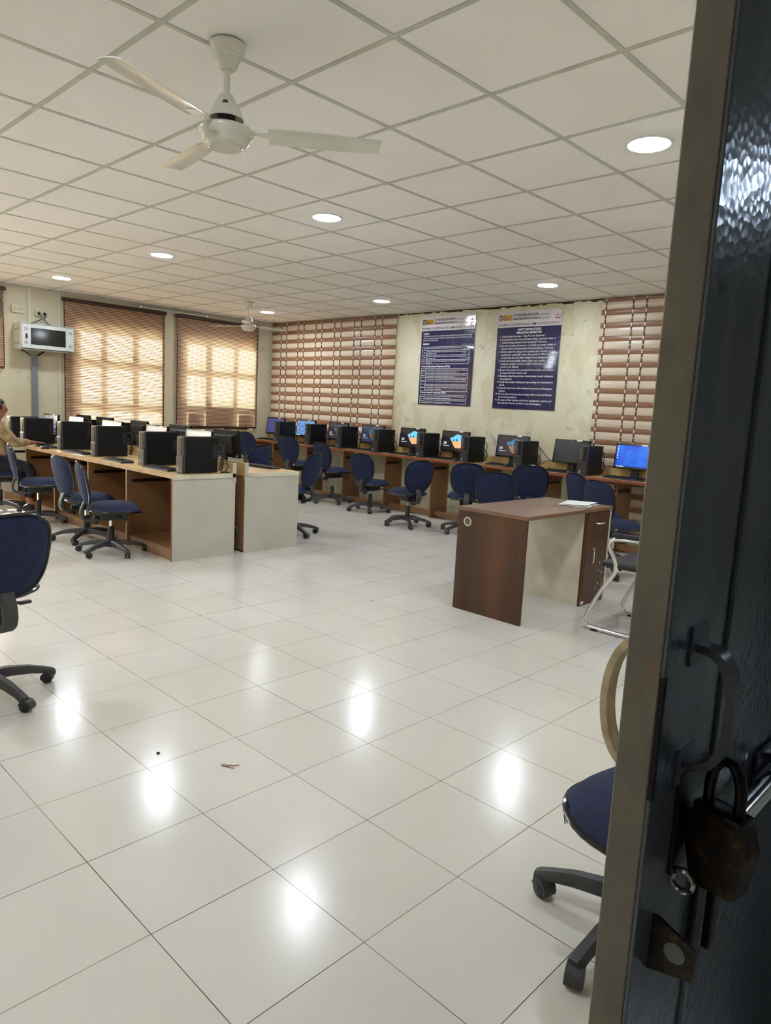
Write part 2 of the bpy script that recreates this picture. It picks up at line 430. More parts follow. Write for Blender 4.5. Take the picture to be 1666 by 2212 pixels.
# ------------------------------------------------------------------ reed blinds on the window wall
def reed_blind(y0, y1, z0, z1, label):
    t = thing('window_blind', label, 'blind', (XW+.045, (y0+y1)/2, z0), 0, 'brown reed blinds on the window wall')
    hw = (y1-y0)/2; h = z1-z0
    bb = B(); nz = 40; rings = []
    for k in range(nz+1):
        z = .02+(h-.03)*k/nz; dx = .002*math.sin(k*1.7)
        rings.append([(dx-.0015, -hw, z), (dx-.0015, hw, z), (dx+.0015, hw, z), (dx+.0015, -hw, z)])
    bb.loops(rings); obj('reed_sheet', bb, M['blind'], t, False)
    obj('top_roll', B().cyl((.004, -hw-.03, h+.005), (.004, hw+.03, h+.005), .024, 14), M['blind_bar'], t)
    obj('bottom_bar', B().box(-.01, .01, -hw, hw, 0, .028, .004), M['blind_bar'], t)
    for s in (-1, 1):
        obj('edge_tape', B().box(-.003, .003, s*hw-.006, s*hw+.006, .02, h-.02), M['blind_bar'], t, False)
    pts = [(.03+.01*math.sin(k*.9), hw-.03+.012*math.sin(k*2.1), h-.03-.022*k) for k in range(16)]
    obj('pull_cord', B().tube(pts, .004, 6), M['blind_bar'], t)
    return t
reed_blind(1.7, 3.19, 1.655, 2.655, 'short brown reed blind half raised beside the person, daylight under it')
reed_blind(3.955, 5.425, .955, 2.635, 'brown sunlit reed blind next to the wall rack, lowered full length')
reed_blind(5.645, 7.135, .955, 2.635, 'brown sunlit reed blind next to the room corner with a dark board behind')

# ------------------------------------------------------------------ striped slat blinds on the poster wall
def cord_mat(off, P):
    m, n, l, b = nm('woven_cord')
    t = n.new('ShaderNodeTexCoord'); sp = n.new('ShaderNodeSeparateXYZ'); l.new(t.outputs['Object'], sp.inputs[0])
    d = math_(n, l, 'FRACT', math_(n, l, 'DIVIDE', math_(n, l, 'SUBTRACT', off+P*40, sp.outputs[2]), P))   # distance below a brown slat's top edge
    lo = math_(n, l, 'MULTIPLY', math_(n, l, 'GREATER_THAN', d, .06), math_(n, l, 'LESS_THAN', d, .34))
    gap = math_(n, l, 'MULTIPLY', math_(n, l, 'GREATER_THAN', d, .67), math_(n, l, 'LESS_THAN', d, .72))
    l.new(mixc(n, l, math_(n, l, 'MAXIMUM', lo, gap), srgb(84, 54, 38), srgb(232, 222, 204)), b.inputs['Base Color'])
    b.inputs['Roughness'].default_value = .6
    return m
def zebra(x0, x1, z0, ztop, off, cords, label):
    t = thing('slat_blind', label, 'blind', ((x0+x1)/2, YN-.03, z0), 0, 'brown and cream slat blinds')
    cx = (x0+x1)/2; P = .1432; hwid = (x1-x0)/2
    br, cr = B(), B()
    def slat(bb, za, zb, tilt):
        n = 5; f = []; r = []
        za = max(za, z0); 
        if zb-za < .004: return
        for k in range(n):
            q = k/(n-1); z = za+(zb-za)*q-z0; y = -.004*math.sin(PI*q)-tilt*q
            f.append((y, z)); 
        ring0 = [(-hwid, y-.0015, z) for y, z in f]+[(-hwid, y+.0015, z) for y, z in reversed(f)]
        ring1 = [(hwid, p[1], p[2]) for p in ring0]
        bb.loops([ring0, ring1])
    z = off; rr = random.Random(5)
    while z > z0-.2:
        slat(br, z-.054, min(z, ztop), rr.uniform(-.002, .002))
        slat(cr, z-P+.012, min(z-.058, ztop), rr.uniform(-.002, .002))
        slat(cr, z-P+.001, min(z-P+.0095, ztop), 0)
        z -= P
    obj('brown_slats', br, M['slat_brown'], t); obj('cream_slats', cr, M['slat_cream'], t)
    for cxx in cords:
        u = cxx-cx
        obj('ladder_cord', B().box(u-.0065, u+.0065, -.0115, -.0015, 0, ztop-z0), cord_mat((off-z0) % P, P), t, False)
    obj('head_rail', B().box(-hwid, hwid, -.008, .012, ztop-z0-.03, ztop-z0, .003), M['slat_brown'], t)
    return t
cl = []
k = 0
while -10.03+.4485*k < -7.13:
    for d in (0., .1485):
        v = -9.80+.4485*(k-1)+d
        if -10.04 < v < -7.12: cl.append(v)
    k += 1
zebra(-10.05, -7.13, .80, CEIL-.004, 2.738, cl, 'wide brown and cream slat blind between the room corner and the posters')
cr_ = [-3.921]+[v for k in range(8) for v in (-3.605+.4485*k, -3.4565+.4485*k) if v < -.3]
zebra(-3.975, -.31, .10, CEIL-.004, 2.752, cr_, 'slat blind beyond the posters, reaching below the counter')

# ------------------------------------------------------------------ downlights
def make_downlight():
    t = thing('ceiling_light', '', 'ceiling light', (0, 0, CEIL), 0, 'round ceiling downlights')
    obj('rim', B().ring([(.099, .004), (.112, .004), (.112, -.002), (.106, -.0045), (.099, -.004)], 36), M['led_rim'], t)
    obj('diffuser', B().lathe([(0, .002), (.099, .002), (.099, -.003), (.094, -.006), (.08, -.008), (0, -.009)], 36), M['led'], t)
    return t
dl = Maker(make_downlight())
LX, LY = [-1.688, -4.088, -6.488, -8.888], [.482, 3.482, 6.482]
xl = ['at the entrance end', 'second from the entrance end', 'third from the entrance end', 'at the window end']
yl = {0.482: 'doorway row', 3.482: 'middle row', 6.482: 'poster wall row'}
for y in LY:
    for x, a in zip(LX, xl):
        place(dl(), (x, y, CEIL), 0, 'round white LED ceiling light, %s, %s' % (yl[y], a))

# ------------------------------------------------------------------ ceiling fans
def make_fan():
    t = thing('ceiling_fan', '', 'ceiling fan', (0, 0, CEIL), 0, 'ceiling fans')
    obj('canopy', B().lathe([(.066, -.001), (.069, -.006), (.066, -.016), (.056, -.040), (.0535, -.041), (.051, -.055), (.0485, -.056), (.036, -.088), (.03, -.093), (.018, -.095), (.012, -.095)], 32), M['fan_white'], t)
    obj('downrod', B().cyl((0, 0, -.09), (0, 0, -.245), .0125, 16), M['fan_white'], t)
    obj('lower_cup', B().lathe([(.013, -.178), (.024, -.182), (.034, -.2), (.052, -.232), (.064, -.262), (.068, -.272), (.064, -.272), (.048, -.235), (.013, -.2)], 32), M['fan_white'], t)
    obj('winding', B().lathe([(.02, -.235), (.034, -.25), (.036, -.29), (.03, -.305)], 20), M['fan_dark'], t)
    obj('badge', B().lathe([(.001, 0), (.011, 0), (.011, .003), (.001, .004)], 16, mat=Matrix.Translation((.035, -.028, -.226)) @ Matrix.Rotation(math.radians(-38), 4, 'Z') @ Matrix.Rotation(math.radians(72), 4, 'Y')), M['pc_grey'], t)
    obj('motor_housing', B().lathe([(.03, -.296), (.075, -.298), (.098, -.305), (.106, -.314), (.106, -.322), (.102, -.334), (.096, -.341), (.093, -.342), (.086, -.358), (.074, -.370), (.066, -.3715), (.063, -.377), (.058, -.3765), (.0, -.3785)], 48), M['fan_white'], t)
    for k in range(3):
        a = math.radians(51+120*k)
        R = Matrix.Rotation(a, 4, 'Z')
        bl = B(); rings = []
        for q in range(9):
            r = .165+.44*q/8; w = .052+.006*math.sin(q/8*PI) if q < 8 else .05
            pitch = -math.radians(11-3*q/8)
            ring = []
            for s in (-1, -.5, 0, .5, 1):
                y = s*w; zc = -.006*s*s
                ring.append((r, y*math.cos(pitch), -.312+y*math.sin(pitch)+zc+.0016))
            for s in (1, .5, 0, -.5, -1):
                y = s*w; zc = -.006*s*s
                ring.append((r, y*math.cos(pitch), -.312+y*math.sin(pitch)+zc-.0016))
            rings.append([R @ Vector(p) for p in ring])
        bl.loops(rings); b_ = obj('blade', bl, M['fan_white'], t)
        ir = B()
        ir.loops([[R @ Vector(p) for p in ((.085, -.016, -.310), (.085, .016, -.314), (.085, .016, -.308), (.085, -.016, -.304))],
                  [R @ Vector(p) for p in ((.135, -.012, -.314), (.135, .012, -.318), (.135, .012, -.312), (.135, -.012, -.308))],
                  [R @ Vector(p) for p in ((.18, -.03, -.311), (.18, .03, -.323), (.18, .03, -.317), (.18, -.03, -.305))],
                  [R @ Vector(p) for p in ((.22, -.03, -.311), (.22, .03, -.323), (.22, .03, -.317), (.22, -.03, -.305))]])
        obj('blade_iron', ir, M['fan_white'], b_)
    return t
fm = Maker(make_fan())
place(fm(), (-2.525, 1.622, CEIL), 0, 'large white three-blade ceiling fan close to the entrance doorway')
place(fm(), (-8.31, 5.75, CEIL), math.radians(31), 'white three-blade ceiling fan in the far corner above the blinds')

# ------------------------------------------------------------------ wall things on the window wall
t = thing('wall_rack', 'pale grey wall-mounted network rack with a smoked glass door', 'network rack', (XW+.005, 3.65, 1.92))
D = .30
obj('body', B().box(0, D-.02, -.33, .33, 0, .33, .004).box(D-.03, D-.02, -.335, .335, -.003, .333), M['rack'], t, False)
fr = B().box(D-.02, D, -.325, -.22, .012, .318, .003).box(D-.02, D, .22, .325, .012, .318, .003).box(D-.02, D, -.22, .22, .012, .06, .003).box(D-.02, D, -.22, .22, .27, .318, .003)
dr = obj('door', fr, M['rack'], t, False)
obj('glass_panel', B().box(D-.016, D-.004, -.22, .22, .06, .27), M['rack_dark'], dr, False)
obj('lock', B().box(D, D+.012, -.285, -.262, .13, .19, .003), M['dark_hole'], dr, False)
vs = B()
for yy in (-.28, .275):
    for zz in (.08, .25):
        for k in range(4): vs.box(D-.001, D+.0012, yy-.018+.012*k, yy-.012+.012*k, zz-.02, zz+.02)
obj('front_vents', vs, M['tray_grey'], dr, False)
vs = B()
for xx in (.07, .13, .19):
    for zz in (.07, .25):
        for k in range(3): vs.box(xx-.016+.012*k, xx-.010+.012*k, -.3315, -.329, zz-.014, zz+.014)
obj('side_vents', vs, M['tray_grey'], t, False)
obj('equipment_shelf', B().box(D-.05, D-.018, -.2, .16, .165, .185), M['rack_gear'], t, False)
t = thing('cable_tray', 'grey perforated vertical cable tray under the wall rack', 'cable tray', (XW, 3.56, 0))
tr = B().box(.002, .05, -.04, .04, 0, 1.86, .002)
obj('channel', tr, M['tray_grey'], t, False)
ho = B()
for k in range(48): ho.box(.012, .036, -.0412, -.0395, .70+.024*k, .712+.024*k)
obj('slots', ho, M['st_light'], t, False)
obj('cable_spread', B().tube([(.03, -.16, 1.918), (.03, -.1, 1.89), (.03, -.03, 1.85)], .008, 8).tube([(.03, .13, 1.915), (.03, .08, 1.88), (.03, .03, 1.85)], .012, 8), M['plastic'], t)
def socket(y, z, label, plugs):
    t = thing('wall_socket', label, 'socket', (XW, y, z), 0, 'cream double sockets above the wall rack')
    obj('box', B().box(.002, .045, -.075, .075, -.045, .045, .006), M['socket'], t, False)
    for s in (-1, 1):
        obj('face', B().box(.045, .049, s*.036-.03, s*.036+.03, -.032, .032, .004), M['white_lam'], t, False)
        h = B()
        for a, b in ((0, .014), (-.01, -.008), (.01, -.008)):
            h.cyl((.048, s*.036+a, b), (.0515, s*.036+a, b), .005, 10)
        obj('pin_holes', h, M['dark_hole'], t, False)
        if plugs: obj('plug', B().lathe([(.001, 0), (.02, 0), (.017, .03), (.006, .04)], 12, mat=Matrix.Translation((.05, s*.036, -.01)) @ Matrix.Rotation(PI/2, 4, 'Y')), M['plastic'], t)
    return t
socket(3.37, 2.43, 'empty cream double socket on the wall above the network rack', False)
socket(3.66, 2.415, 'cream double socket with two black plugs above the network rack', True)
tag(obj('power_cable', B().tube([(XW+.07, 3.65, 2.39), (XW+.06, 3.66, 2.34), (XW+.05, 3.58, 2.29), (XW+.05, 3.5, 2.265), (XW+.06, 3.44, 2.26)], .006, 8), M['plastic']), 'black cord drooping from the plugs onto the network rack, to the near side', 'cable')
tag(obj('power_cable', B().tube([(XW+.07, 3.71, 2.39), (XW+.06, 3.68, 2.34), (XW+.05, 3.74, 2.28), (XW+.05, 3.84, 2.262), (XW+.06, 3.9, 2.26)], .006, 8), M['plastic']), 'black cord from the plugs onto the network rack, running toward the sunlit blind', 'cable')
tag(obj('conduit', B().box(XW, XW+.02, 3.50, 3.54, 2.25, CEIL-.02, .002), M['pvc'], None, False), 'white vertical conduit from the ceiling to the empty double socket', 'conduit')
tag(obj('conduit', B().box(XW, XW+.02, 3.88, 3.905, .76, CEIL-.02, .002), M['pvc'], None, False), 'thin white vertical conduit beside the reed blind next to the rack', 'conduit')
t = thing('tube_light', 'white unlit tube light fitting on the wall above the two reed blinds', 'tube light', (XW+.002, 5.59, 2.685))
obj('batten', B().box(0, .035, -.56, .56, -.014, .018, .004), M['led_rim'], t, False)
obj('tube', B().cyl((.052, -.54, 0), (.052, .54, 0), .012, 12), M['white_lam'], t)
for s in (-1, 1): obj('end_cap', B().box(.0, .066, s*.55-.015, s*.55+.015, -.018, .02, .003), M['led_rim'], t, False)

# ------------------------------------------------------------------ posters
def fnt(bm, s, x, z, size, width=None, bold=0., align='L', y=0., maxw=None):
    cu = bpy.data.curves.new('t', 'FONT'); cu.body = s; cu.size = size; cu.offset = bold; cu.resolution_u = 2
    ob = bpy.data.objects.new('t', cu); COL.objects.link(ob)
    dg = bpy.context.evaluated_depsgraph_get(); dg.update()
    me = bpy.data.meshes.new_from_object(ob.evaluated_get(dg))
    bpy.data.objects.remove(ob); bpy.data.curves.remove(cu)
    if len(me.vertices) == 0: bpy.data.meshes.remove(me); return
    xs = [v.co.x for v in me.vertices]; w = max(xs)-min(xs); sx = 1
    if width: sx = width/w
    elif maxw and w > maxw: sx = maxw/w
    ox = x-min(xs)*sx
    if align == 'C': ox = x-(min(xs)+max(xs))/2*sx
    me.transform(Matrix(((sx, 0, 0, ox), (0, 0, -1, y), (0, 1, 0, z), (0, 0, 0, 1))))
    bm.from_mesh(me); bpy.data.meshes.remove(me)
def poster(label, x0, x1, zt, zb, content, dy, shear=0.):
    w, h = x1-x0, zt-zb
    t = thing('poster', label, 'poster', ((x0+x1)/2, YN-.004, zb), 0, 'printed posters on the peeling wall')
    t.rotation_euler = (0, dy, 0)
    hw = w/2
    sh = B(); rings = []
    for k in range(17):
        z = h*k/16; ring = []
        xs = [-hw+w*q/10 for q in range(11)]
        f = lambda x: -.0045-.0022*math.sin(x*5+k*.55)*math.sin(k*.8)
        rings.append([(x, f(x), z) for x in xs]+[(x, f(x)+.0012, z) for x in reversed(xs)])
    sh.loops(rings); sheet = obj('sheet', sh, M['ink_poster'], t)
    sheet['label'] = 'navy lower field of the glossy sheet'
    Y0 = -.0085
    hd = B().box(-hw, hw, Y0, -.0068, h*.838, h, 0); obj('header_band', hd, M['ink_header'], t, False)
    lg = B().box(-hw+.015, -hw+.06, Y0-.001, Y0, h*.905, h*.965); obj('crest', lg, M['ink_navy'], t, False)
    cr = bmesh.new(); b2 = B(); b2.bm.free(); b2.bm = cr
    b2.lathe([(.001, 0), (.011, 0), (.011, .0006), (.001, .0006)], 16, mat=Matrix.Translation((-hw+.037, Y0-.001, h*.942)) @ Matrix.Rotation(PI/2, 4, 'X'))
    b2.box(-hw+.028, -hw+.046, Y0-.0018, Y0-.001, h*.915, h*.925)
    obj('crest_mark', b2, M['ink_white'], t, False)
    obj('logo_plate', B().box(-hw+.063, -hw+.21, Y0-.001, Y0, h*.905, h*.965), M['logo_gold'], t, False)
    bm = bmesh.new()
    fnt(bm, 'G', -hw+.068, h*.914, .078, None, .0006, y=Y0-.0016); fnt(bm, 'NIOT', -hw+.112, h*.914, .058, .092, .0006, y=Y0-.0016)
    obj('logo_lettering', bm, M['ink_black'], t, False)
    bm = bmesh.new()
    fnt(bm, 'ग्रेटर नोएडा इंस्टीट्यूट ऑफ टेक्नोलॉजी', -hw+.225, h*.945, .042, .36, .0005, y=Y0-.0016)
    fnt(bm, '(इंजीनियरिंग इंस्टीट्यूट)', -hw+.59, h*.946, .02, .15, 0, y=Y0-.0016)
    fnt(bm, 'DEPARTMENT OF ELECTRONICS AND COMMUNICATION ENGINEERING', -hw+.012, h*.853, .04, w-.03, .0001, y=Y0-.0016)
    obj('header_lettering', bm, M['ink_black'], t, False)
    bm = bmesh.new()
    fnt(bm, 'GREATER NOIDA INSTITUTE OF TECHNOLOGY', -hw+.225, h*.911, .032, .40, .0012, y=Y0-.0016)
    fnt(bm, '(Engg. Institute)', -hw+.635, h*.912, .018, .105, .0004, y=Y0-.0016)
    obj('institute_lettering', bm, M['ink_navy'], t, False)
    bm = bmesh.new(); fnt(bm, 'A', hw-.075, h*.925, .05, None, .001, y=Y0-.0016)
    fnt(bm, '(', hw-.092, h*.915, .06, None, 0, y=Y0-.0016); fnt(bm, ')', hw-.034, h*.915, .06, None, 0, y=Y0-.0016)
    obj('emblem', bm, M['ink_red'], t, False)
    obj('emblem_base', B().box(hw-.088, hw-.022, Y0-.0012, Y0, h*.905, h*.913), M['ink_black'], t, False)
    content(t, hw, h, Y0)
    pins = B()
    for sx, sz in ((-1, .72), (1, .72), (-1, .985), (1, .985)):
        pins.lathe([(.001, 0), (.005, 0), (.004, .003), (.001, .004)], 10, mat=Matrix.Translation((sx*(hw-.02), Y0, h*sz)) @ Matrix.Rotation(PI/2, 4, 'X'))
    obj('tape_pins', pins, M['steel'], t)
    return t
def poster_mats():
    for key, nme, col in (('ink_poster', 'glossy_navy_print', srgb(32, 30, 82)), ('ink_header', 'glossy_white_print', srgb(226, 218, 222))):
        m, n, l, b = nm(nme)
        v = tcoord(n, l)
        f = noise(n, l, v, 3, 3)
        l.new(ramp(n, l, f, [(.3, tuple(q*.85 for q in col[:3])+(1,)), (.7, col)]), b.inputs['Base Color'])
        b.inputs['Roughness'].default_value = .16; b.inputs['Coat Weight'].default_value = .7; b.inputs['Coat Roughness'].default_value = .06
        bump(n, l, b, noise(n, l, v, 4.5, 2), .5, .02)
        M[key] = m
poster_mats()
SAFETY = [('1.', 'Always follow the principle - "Safety First, then Experiment."', .80, 0), ('2.', 'Immediately report any damaged plugs, exposed wires, or', 1, 0), ('', 'malfunctioning systems to the Faculty/Lab Technician.', .84, 0),
 ('3.', 'Do not connect, disconnect, or handle any power cables or', 1, 0), ('', 'devices without the permission of the Faculty/Lab Technician.', .97, 0),
 ('4.', 'Never open the casing of the system unit, monitor, or any', 1, 0), ('', 'peripheral, especially when the power is ON. Internal', .98, 0), ('', 'components may carry high voltages that are dangerous.', .88, 0),
 ('5.', 'Avoid inserting metallic objects (clips, pins, needles, etc.) into', 1, 0), ('', 'computer casings or power outlets, as this may cause short', .98, 0), ('', 'circuits or fire hazards.', .35, 0),
 ('6.', 'Ensure that systems are protected from viruses and malware', 1, 0), ('', 'by using authorized software only.', .52, 0), ('7.', 'Maintain a dust-free and clean environment around computers', 1, 0), ('', 'and peripherals.', .24, 0),
 ('8.', 'Verify that proper earthing and grounding are maintained in', 1, 0), ('', 'the lab.', .11, 0), ('9.', 'Keep the laboratory well-ventilated to prevent overheating of', 1, 0), ('', 'systems.', .13, 0),
 ('10.', 'Do not rely on memory alone; always refer to the Lab Manuals', 1, 0), ('', 'for correct procedures.', .36, 0), ('11.', 'Be aware of the location of the fire extinguisher and first aid', 1, 0), ('', 'box, and know how to use them in case of emergency.', .82, 0)]
def safety(t, hw, h, y):
    bm = bmesh.new()
    fnt(bm, 'SAFETY INSTRUCTIONS', 0.02, h*.802, .036, .33, .0011, 'C', y-.0012)
    fnt(bm, 'SIMULATION LABORATORY', 0.02, h*.770, .036, .36, .0011, 'C', y-.0012)
    obj('heading_lettering', bm, M['ink_white'], t, False)
    bm = bmesh.new(); z = h*.737; p = h*.0312
    for nmb, s, f, _ in SAFETY:
        if nmb: fnt(bm, nmb, -hw+.055 if len(nmb) < 3 else -hw+.04, z, .032, None, .0003, y=y-.0012)
        fnt(bm, s, -hw+.085, z, .032, f*(2*hw-.135), .0003, y=y-.0012)
        z -= p
    obj('rule_lettering', bm, M['ink_white'], t, False)
def vision(t, hw, h, y):
    bm = bmesh.new(); W = 2*hw; Yt = y-.0012
    zv = lambda v: h*(1-v)
    for s, v, wd in (('VISION', .205, .10), ('MISSION', .318, .11), ('Program Educational Objectives (PEOs)', .572, .50), ('Program Specific Outcomes (PSOs)', .868, .46)):
        fnt(bm, s, -hw+.04, zv(v), .032, wd, .001, y=Yt)
    obj('heading_lettering', bm, M['ink_white'], t, False)
    bm = bmesh.new()
    def line(s, v, u0, wd, sz=.023): fnt(bm, s, -hw+u0, zv(v), sz, wd, .0002, y=Yt)
    line('To become the excellent and globally preferred department in advanced knowledge', .227, .04, .84)
    line('centre to meet the industrial standards of global needs in the field of Electronics and', .251, .04, .84)
    line('Communication Engineering.', .275, .04, .26)
    rows = [('M1', .343, .383, [(.65,)]), ('M2', .383, .436, [(.72,), (.18,)]), ('M3', .436, .488, [(.74,), (.16,)]), ('M4', .488, .535, [(.74,), (.09,)])]
    rows2 = [('PEO1', .590, .643, [(.76,), (.58,)]), ('PEO2', .643, .694, [(.76,), (.55,)]), ('PEO3', .694, .766, [(.76,), (.76,)]), ('PEO4', .766, .842, [(.76,), (.76,), (.3,)])]
    rows3 = [('PSO1', .886, .930, [(.74,), (.5,)]), ('PSO2', .930, .980, [(.76,), (.5,)])]
    words = 'To provide students with a strong foundation in engineering and technology for professional development and lifelong learning'
    fr = B()
    for tb in (rows, rows2, rows3):
        va, vb = tb[0][1], tb[-1][2]
        for u in (.035, .118, W-.07): fr.box(-hw+u-.0022, -hw+u+.0022, Yt-.0005, Yt+.0005, zv(vb), zv(va))
        for v in [tb[0][1]]+[r[2] for r in tb]: fr.box(-hw+.035, hw-.07, Yt-.0005, Yt+.0005, zv(v)-.0022, zv(v)+.0022)
        for nmb, a, b, ls in tb:
            fnt(bm, nmb, -hw+.077, zv((a+b)/2)-.008, .024, .03 if len(nmb) == 2 else .06, .0004, 'C', Yt)
            for k, (wd,) in enumerate(ls):
                ws = words.split(); n = max(2, int(len(ws)*wd/1.0)); st = (k*5+len(nmb)) % 5
                line(' '.join(ws[st:st+n]), a+.020+.021*k, .128, wd*.92, .021)
    obj('table_lines', fr, M['ink_white'], t, False)
    obj('body_lettering', bm, M['ink_white'], t, False)
poster('navy and white department poster of vision and mission tables', -6.665, -5.745, 2.675, 1.487, vision, 0)
poster('navy and white poster of numbered safety instructions for the laboratory', -5.39, -4.483, 2.668, 1.478, safety, 0)

# ------------------------------------------------------------------ computer desks
def desk_unit(w, end, d=.63):
    """x from -w to 0, front at y=0, back at y=d; end = white outer panel on the x=0 side"""
    t = thing('computer_desk', '', 'desk', (0, 0, 0))
    obj('top', B().box(-w+.001, -.001, .004, d, .717, .745), M['desk_top'], t, False)
    obj('edge_band', B().box(-w+.001, -.001, 0, .0045, .716, .746), M['lip_pale'], t, False)
    if end:
        obj('end_panel', B().box(-.018, -.001, .004, d, 0, .716, .001), M['white_lam'], t, False)
        obj('panel_edge', B().box(-.018, -.001, 0, .004, 0, .716), M['lipping'], t, False)
        obj('end_fascia', B().box(-.001, .006, .002, d, .706, .7455, .001), M['dirty_lam'], t, False)
    else:
        obj('side_panel', B().box(-.018, -.001, .004, d, 0, .716), M['desk_side'], t, False)
        obj('panel_edge', B().box(-.018, -.001, 0, .004, 0, .716), M['lip_pale'], t, False)
    obj('back_panel', B().box(-w+.001, -.018, d-.02, d-.004, .02, .716), M['desk_side'], t, False)
    obj('bottom_shelf', B().box(-w+.001, -.018, .03, d-.02, .08, .10), M['desk_side'], t, False)
    obj('plinth', B().box(-w+.001, -.018, .03, .048, 0, .08), M['desk_side'], t, False)
    obj('cable_ledge', B().box(-w+.001, -.001, d-.03, d, .745, .835), M['desk_top'], t, False)
    if end: obj('ledge_cap', B().box(-.001, .006, d-.034, d+.004, .66, .84, .001), M['white_lam'], t, False)
    obj('tray_rail', B().box(-w+.002, -w+.020, .05, .42, .60, .628, .002), M['gloss_black'], t, False)
    return t
BX = [-5.392, -6.222, -7.055, -7.93, -8.77, -9.66]
names = ['at the aisle end, white end panel', 'second from the aisle end', 'third from the aisle end, middle of the row', 'fourth from the aisle end', 'last of the row, at the wall with the rack']
for k in range(5):
    u = desk_unit(BX[k]-BX[k+1], k == 0); u['group'] = 'computer desks of the row facing the doorway'
    place(u, (BX[k], 3.0, 0), 0, 'computer desk in the open-fronted row, %s' % names[k])
for k in range(5):
    u = desk_unit(BX[k]-BX[k+1], False); u['group'] = 'computer desks of the row facing the posters'
    place(u, (BX[k+1]+.0, 4.36, 0), PI, 'computer desk facing the poster wall, %s' % names[k])
# outer white end panel of the far row
t = [o for o in COL.objects if o.get('label', '').startswith('computer desk facing the poster wall, at the aisle end')][0]
w0 = BX[0]-BX[1]
obj('end_panel', B().box(-w0-.004, -w0+.001, .002, .63, 0, .706, .001), M['white_lam'], t, False)
obj('end_fascia', B().box(-w0-.008, -w0+.001, 0, .63, .706, .7455, .001), M['dirty_lam'], t, False)
obj('ledge_cap', B().box(-w0-.008, -w0+.001, .596, .634, .66, .84, .001), M['white_lam'], t, False)
tag(obj('cable', B().tube([(-5.46, 3.685, .26), (-5.45, 3.68, .2), (-5.44, 3.69, .1), (-5.455, 3.675, .02), (-5.6, 3.68, .008)], .007, 8).tube([(-5.47, 3.68, .24), (-5.43, 3.68, .22), (-5.42, 3.675, .18)], .012, 8), M['plastic']), 'black cable hanging in the gap between the two desk rows', 'cable')

# long counter along the poster wall
CF, CT = 6.93, .79
def counter_bay(w, lab):
    t = thing('counter_desk', 'poster wall counter bay %s' % lab, 'desk', (0, 0, 0), 0, 'bays of the counter along the poster wall')
    d = YN-.05-CF
    obj('top', B().box(-w+.001, -.001, .005, d-.012, CT-.028, CT), M['desk_top'], t, False)
    obj('edge_band', B().box(-w+.001, -.001, 0, .006, CT-.03, CT+.0005), M['lipping'], t, False)
    obj('side_panel', B().box(-.019, -.001, .15, d-.02, 0, CT-.03), M['desk_side'], t, False)
    obj('panel_edge', B().box(-.019, -.001, .145, .15, 0, CT-.03), M['lipping'], t, False)
    obj('foot_board', B().box(-w+.001, -.019, .22, .24, .02, .09), M['desk_side'], t, False)
    obj('cable_ledge', B().box(-w+.001, -.001, d-.035, d-.012, CT, CT+.085), M['desk_top'], t, False)
    obj('tray_rail', B().box(-w+.002, -w+.022, .16, .40, CT-.15, CT-.122, .002), M['gloss_black'], t, False)
    return t
cb = [-9.99, -9.42, -8.56, -7.70, -6.84, -5.98, -5.12, -4.26, -3.40, -2.54, -1.68]
ordw = ['short end piece in the room corner', 'first full bay from the corner', 'second from the corner', 'third from the corner', 'fourth from the corner, under the blind edge', 'fifth from the corner, under the vision poster', 'sixth from the corner, under the safety poster', 'seventh from the corner', 'eighth from the corner, with the blue desktop screen', 'ninth from the corner, at its entrance end']
for k in range(10):
    u = counter_bay(cb[k+1]-cb[k], ordw[k]); u.location = (cb[k+1], CF, 0)
t0 = [o for o in COL.objects if 'short end piece' in o.get('label', '')][0]
obj('end_panel', B().box(-.57, -.552, .0, .5, 0, CT-.03), M['desk_side'], t0, False)

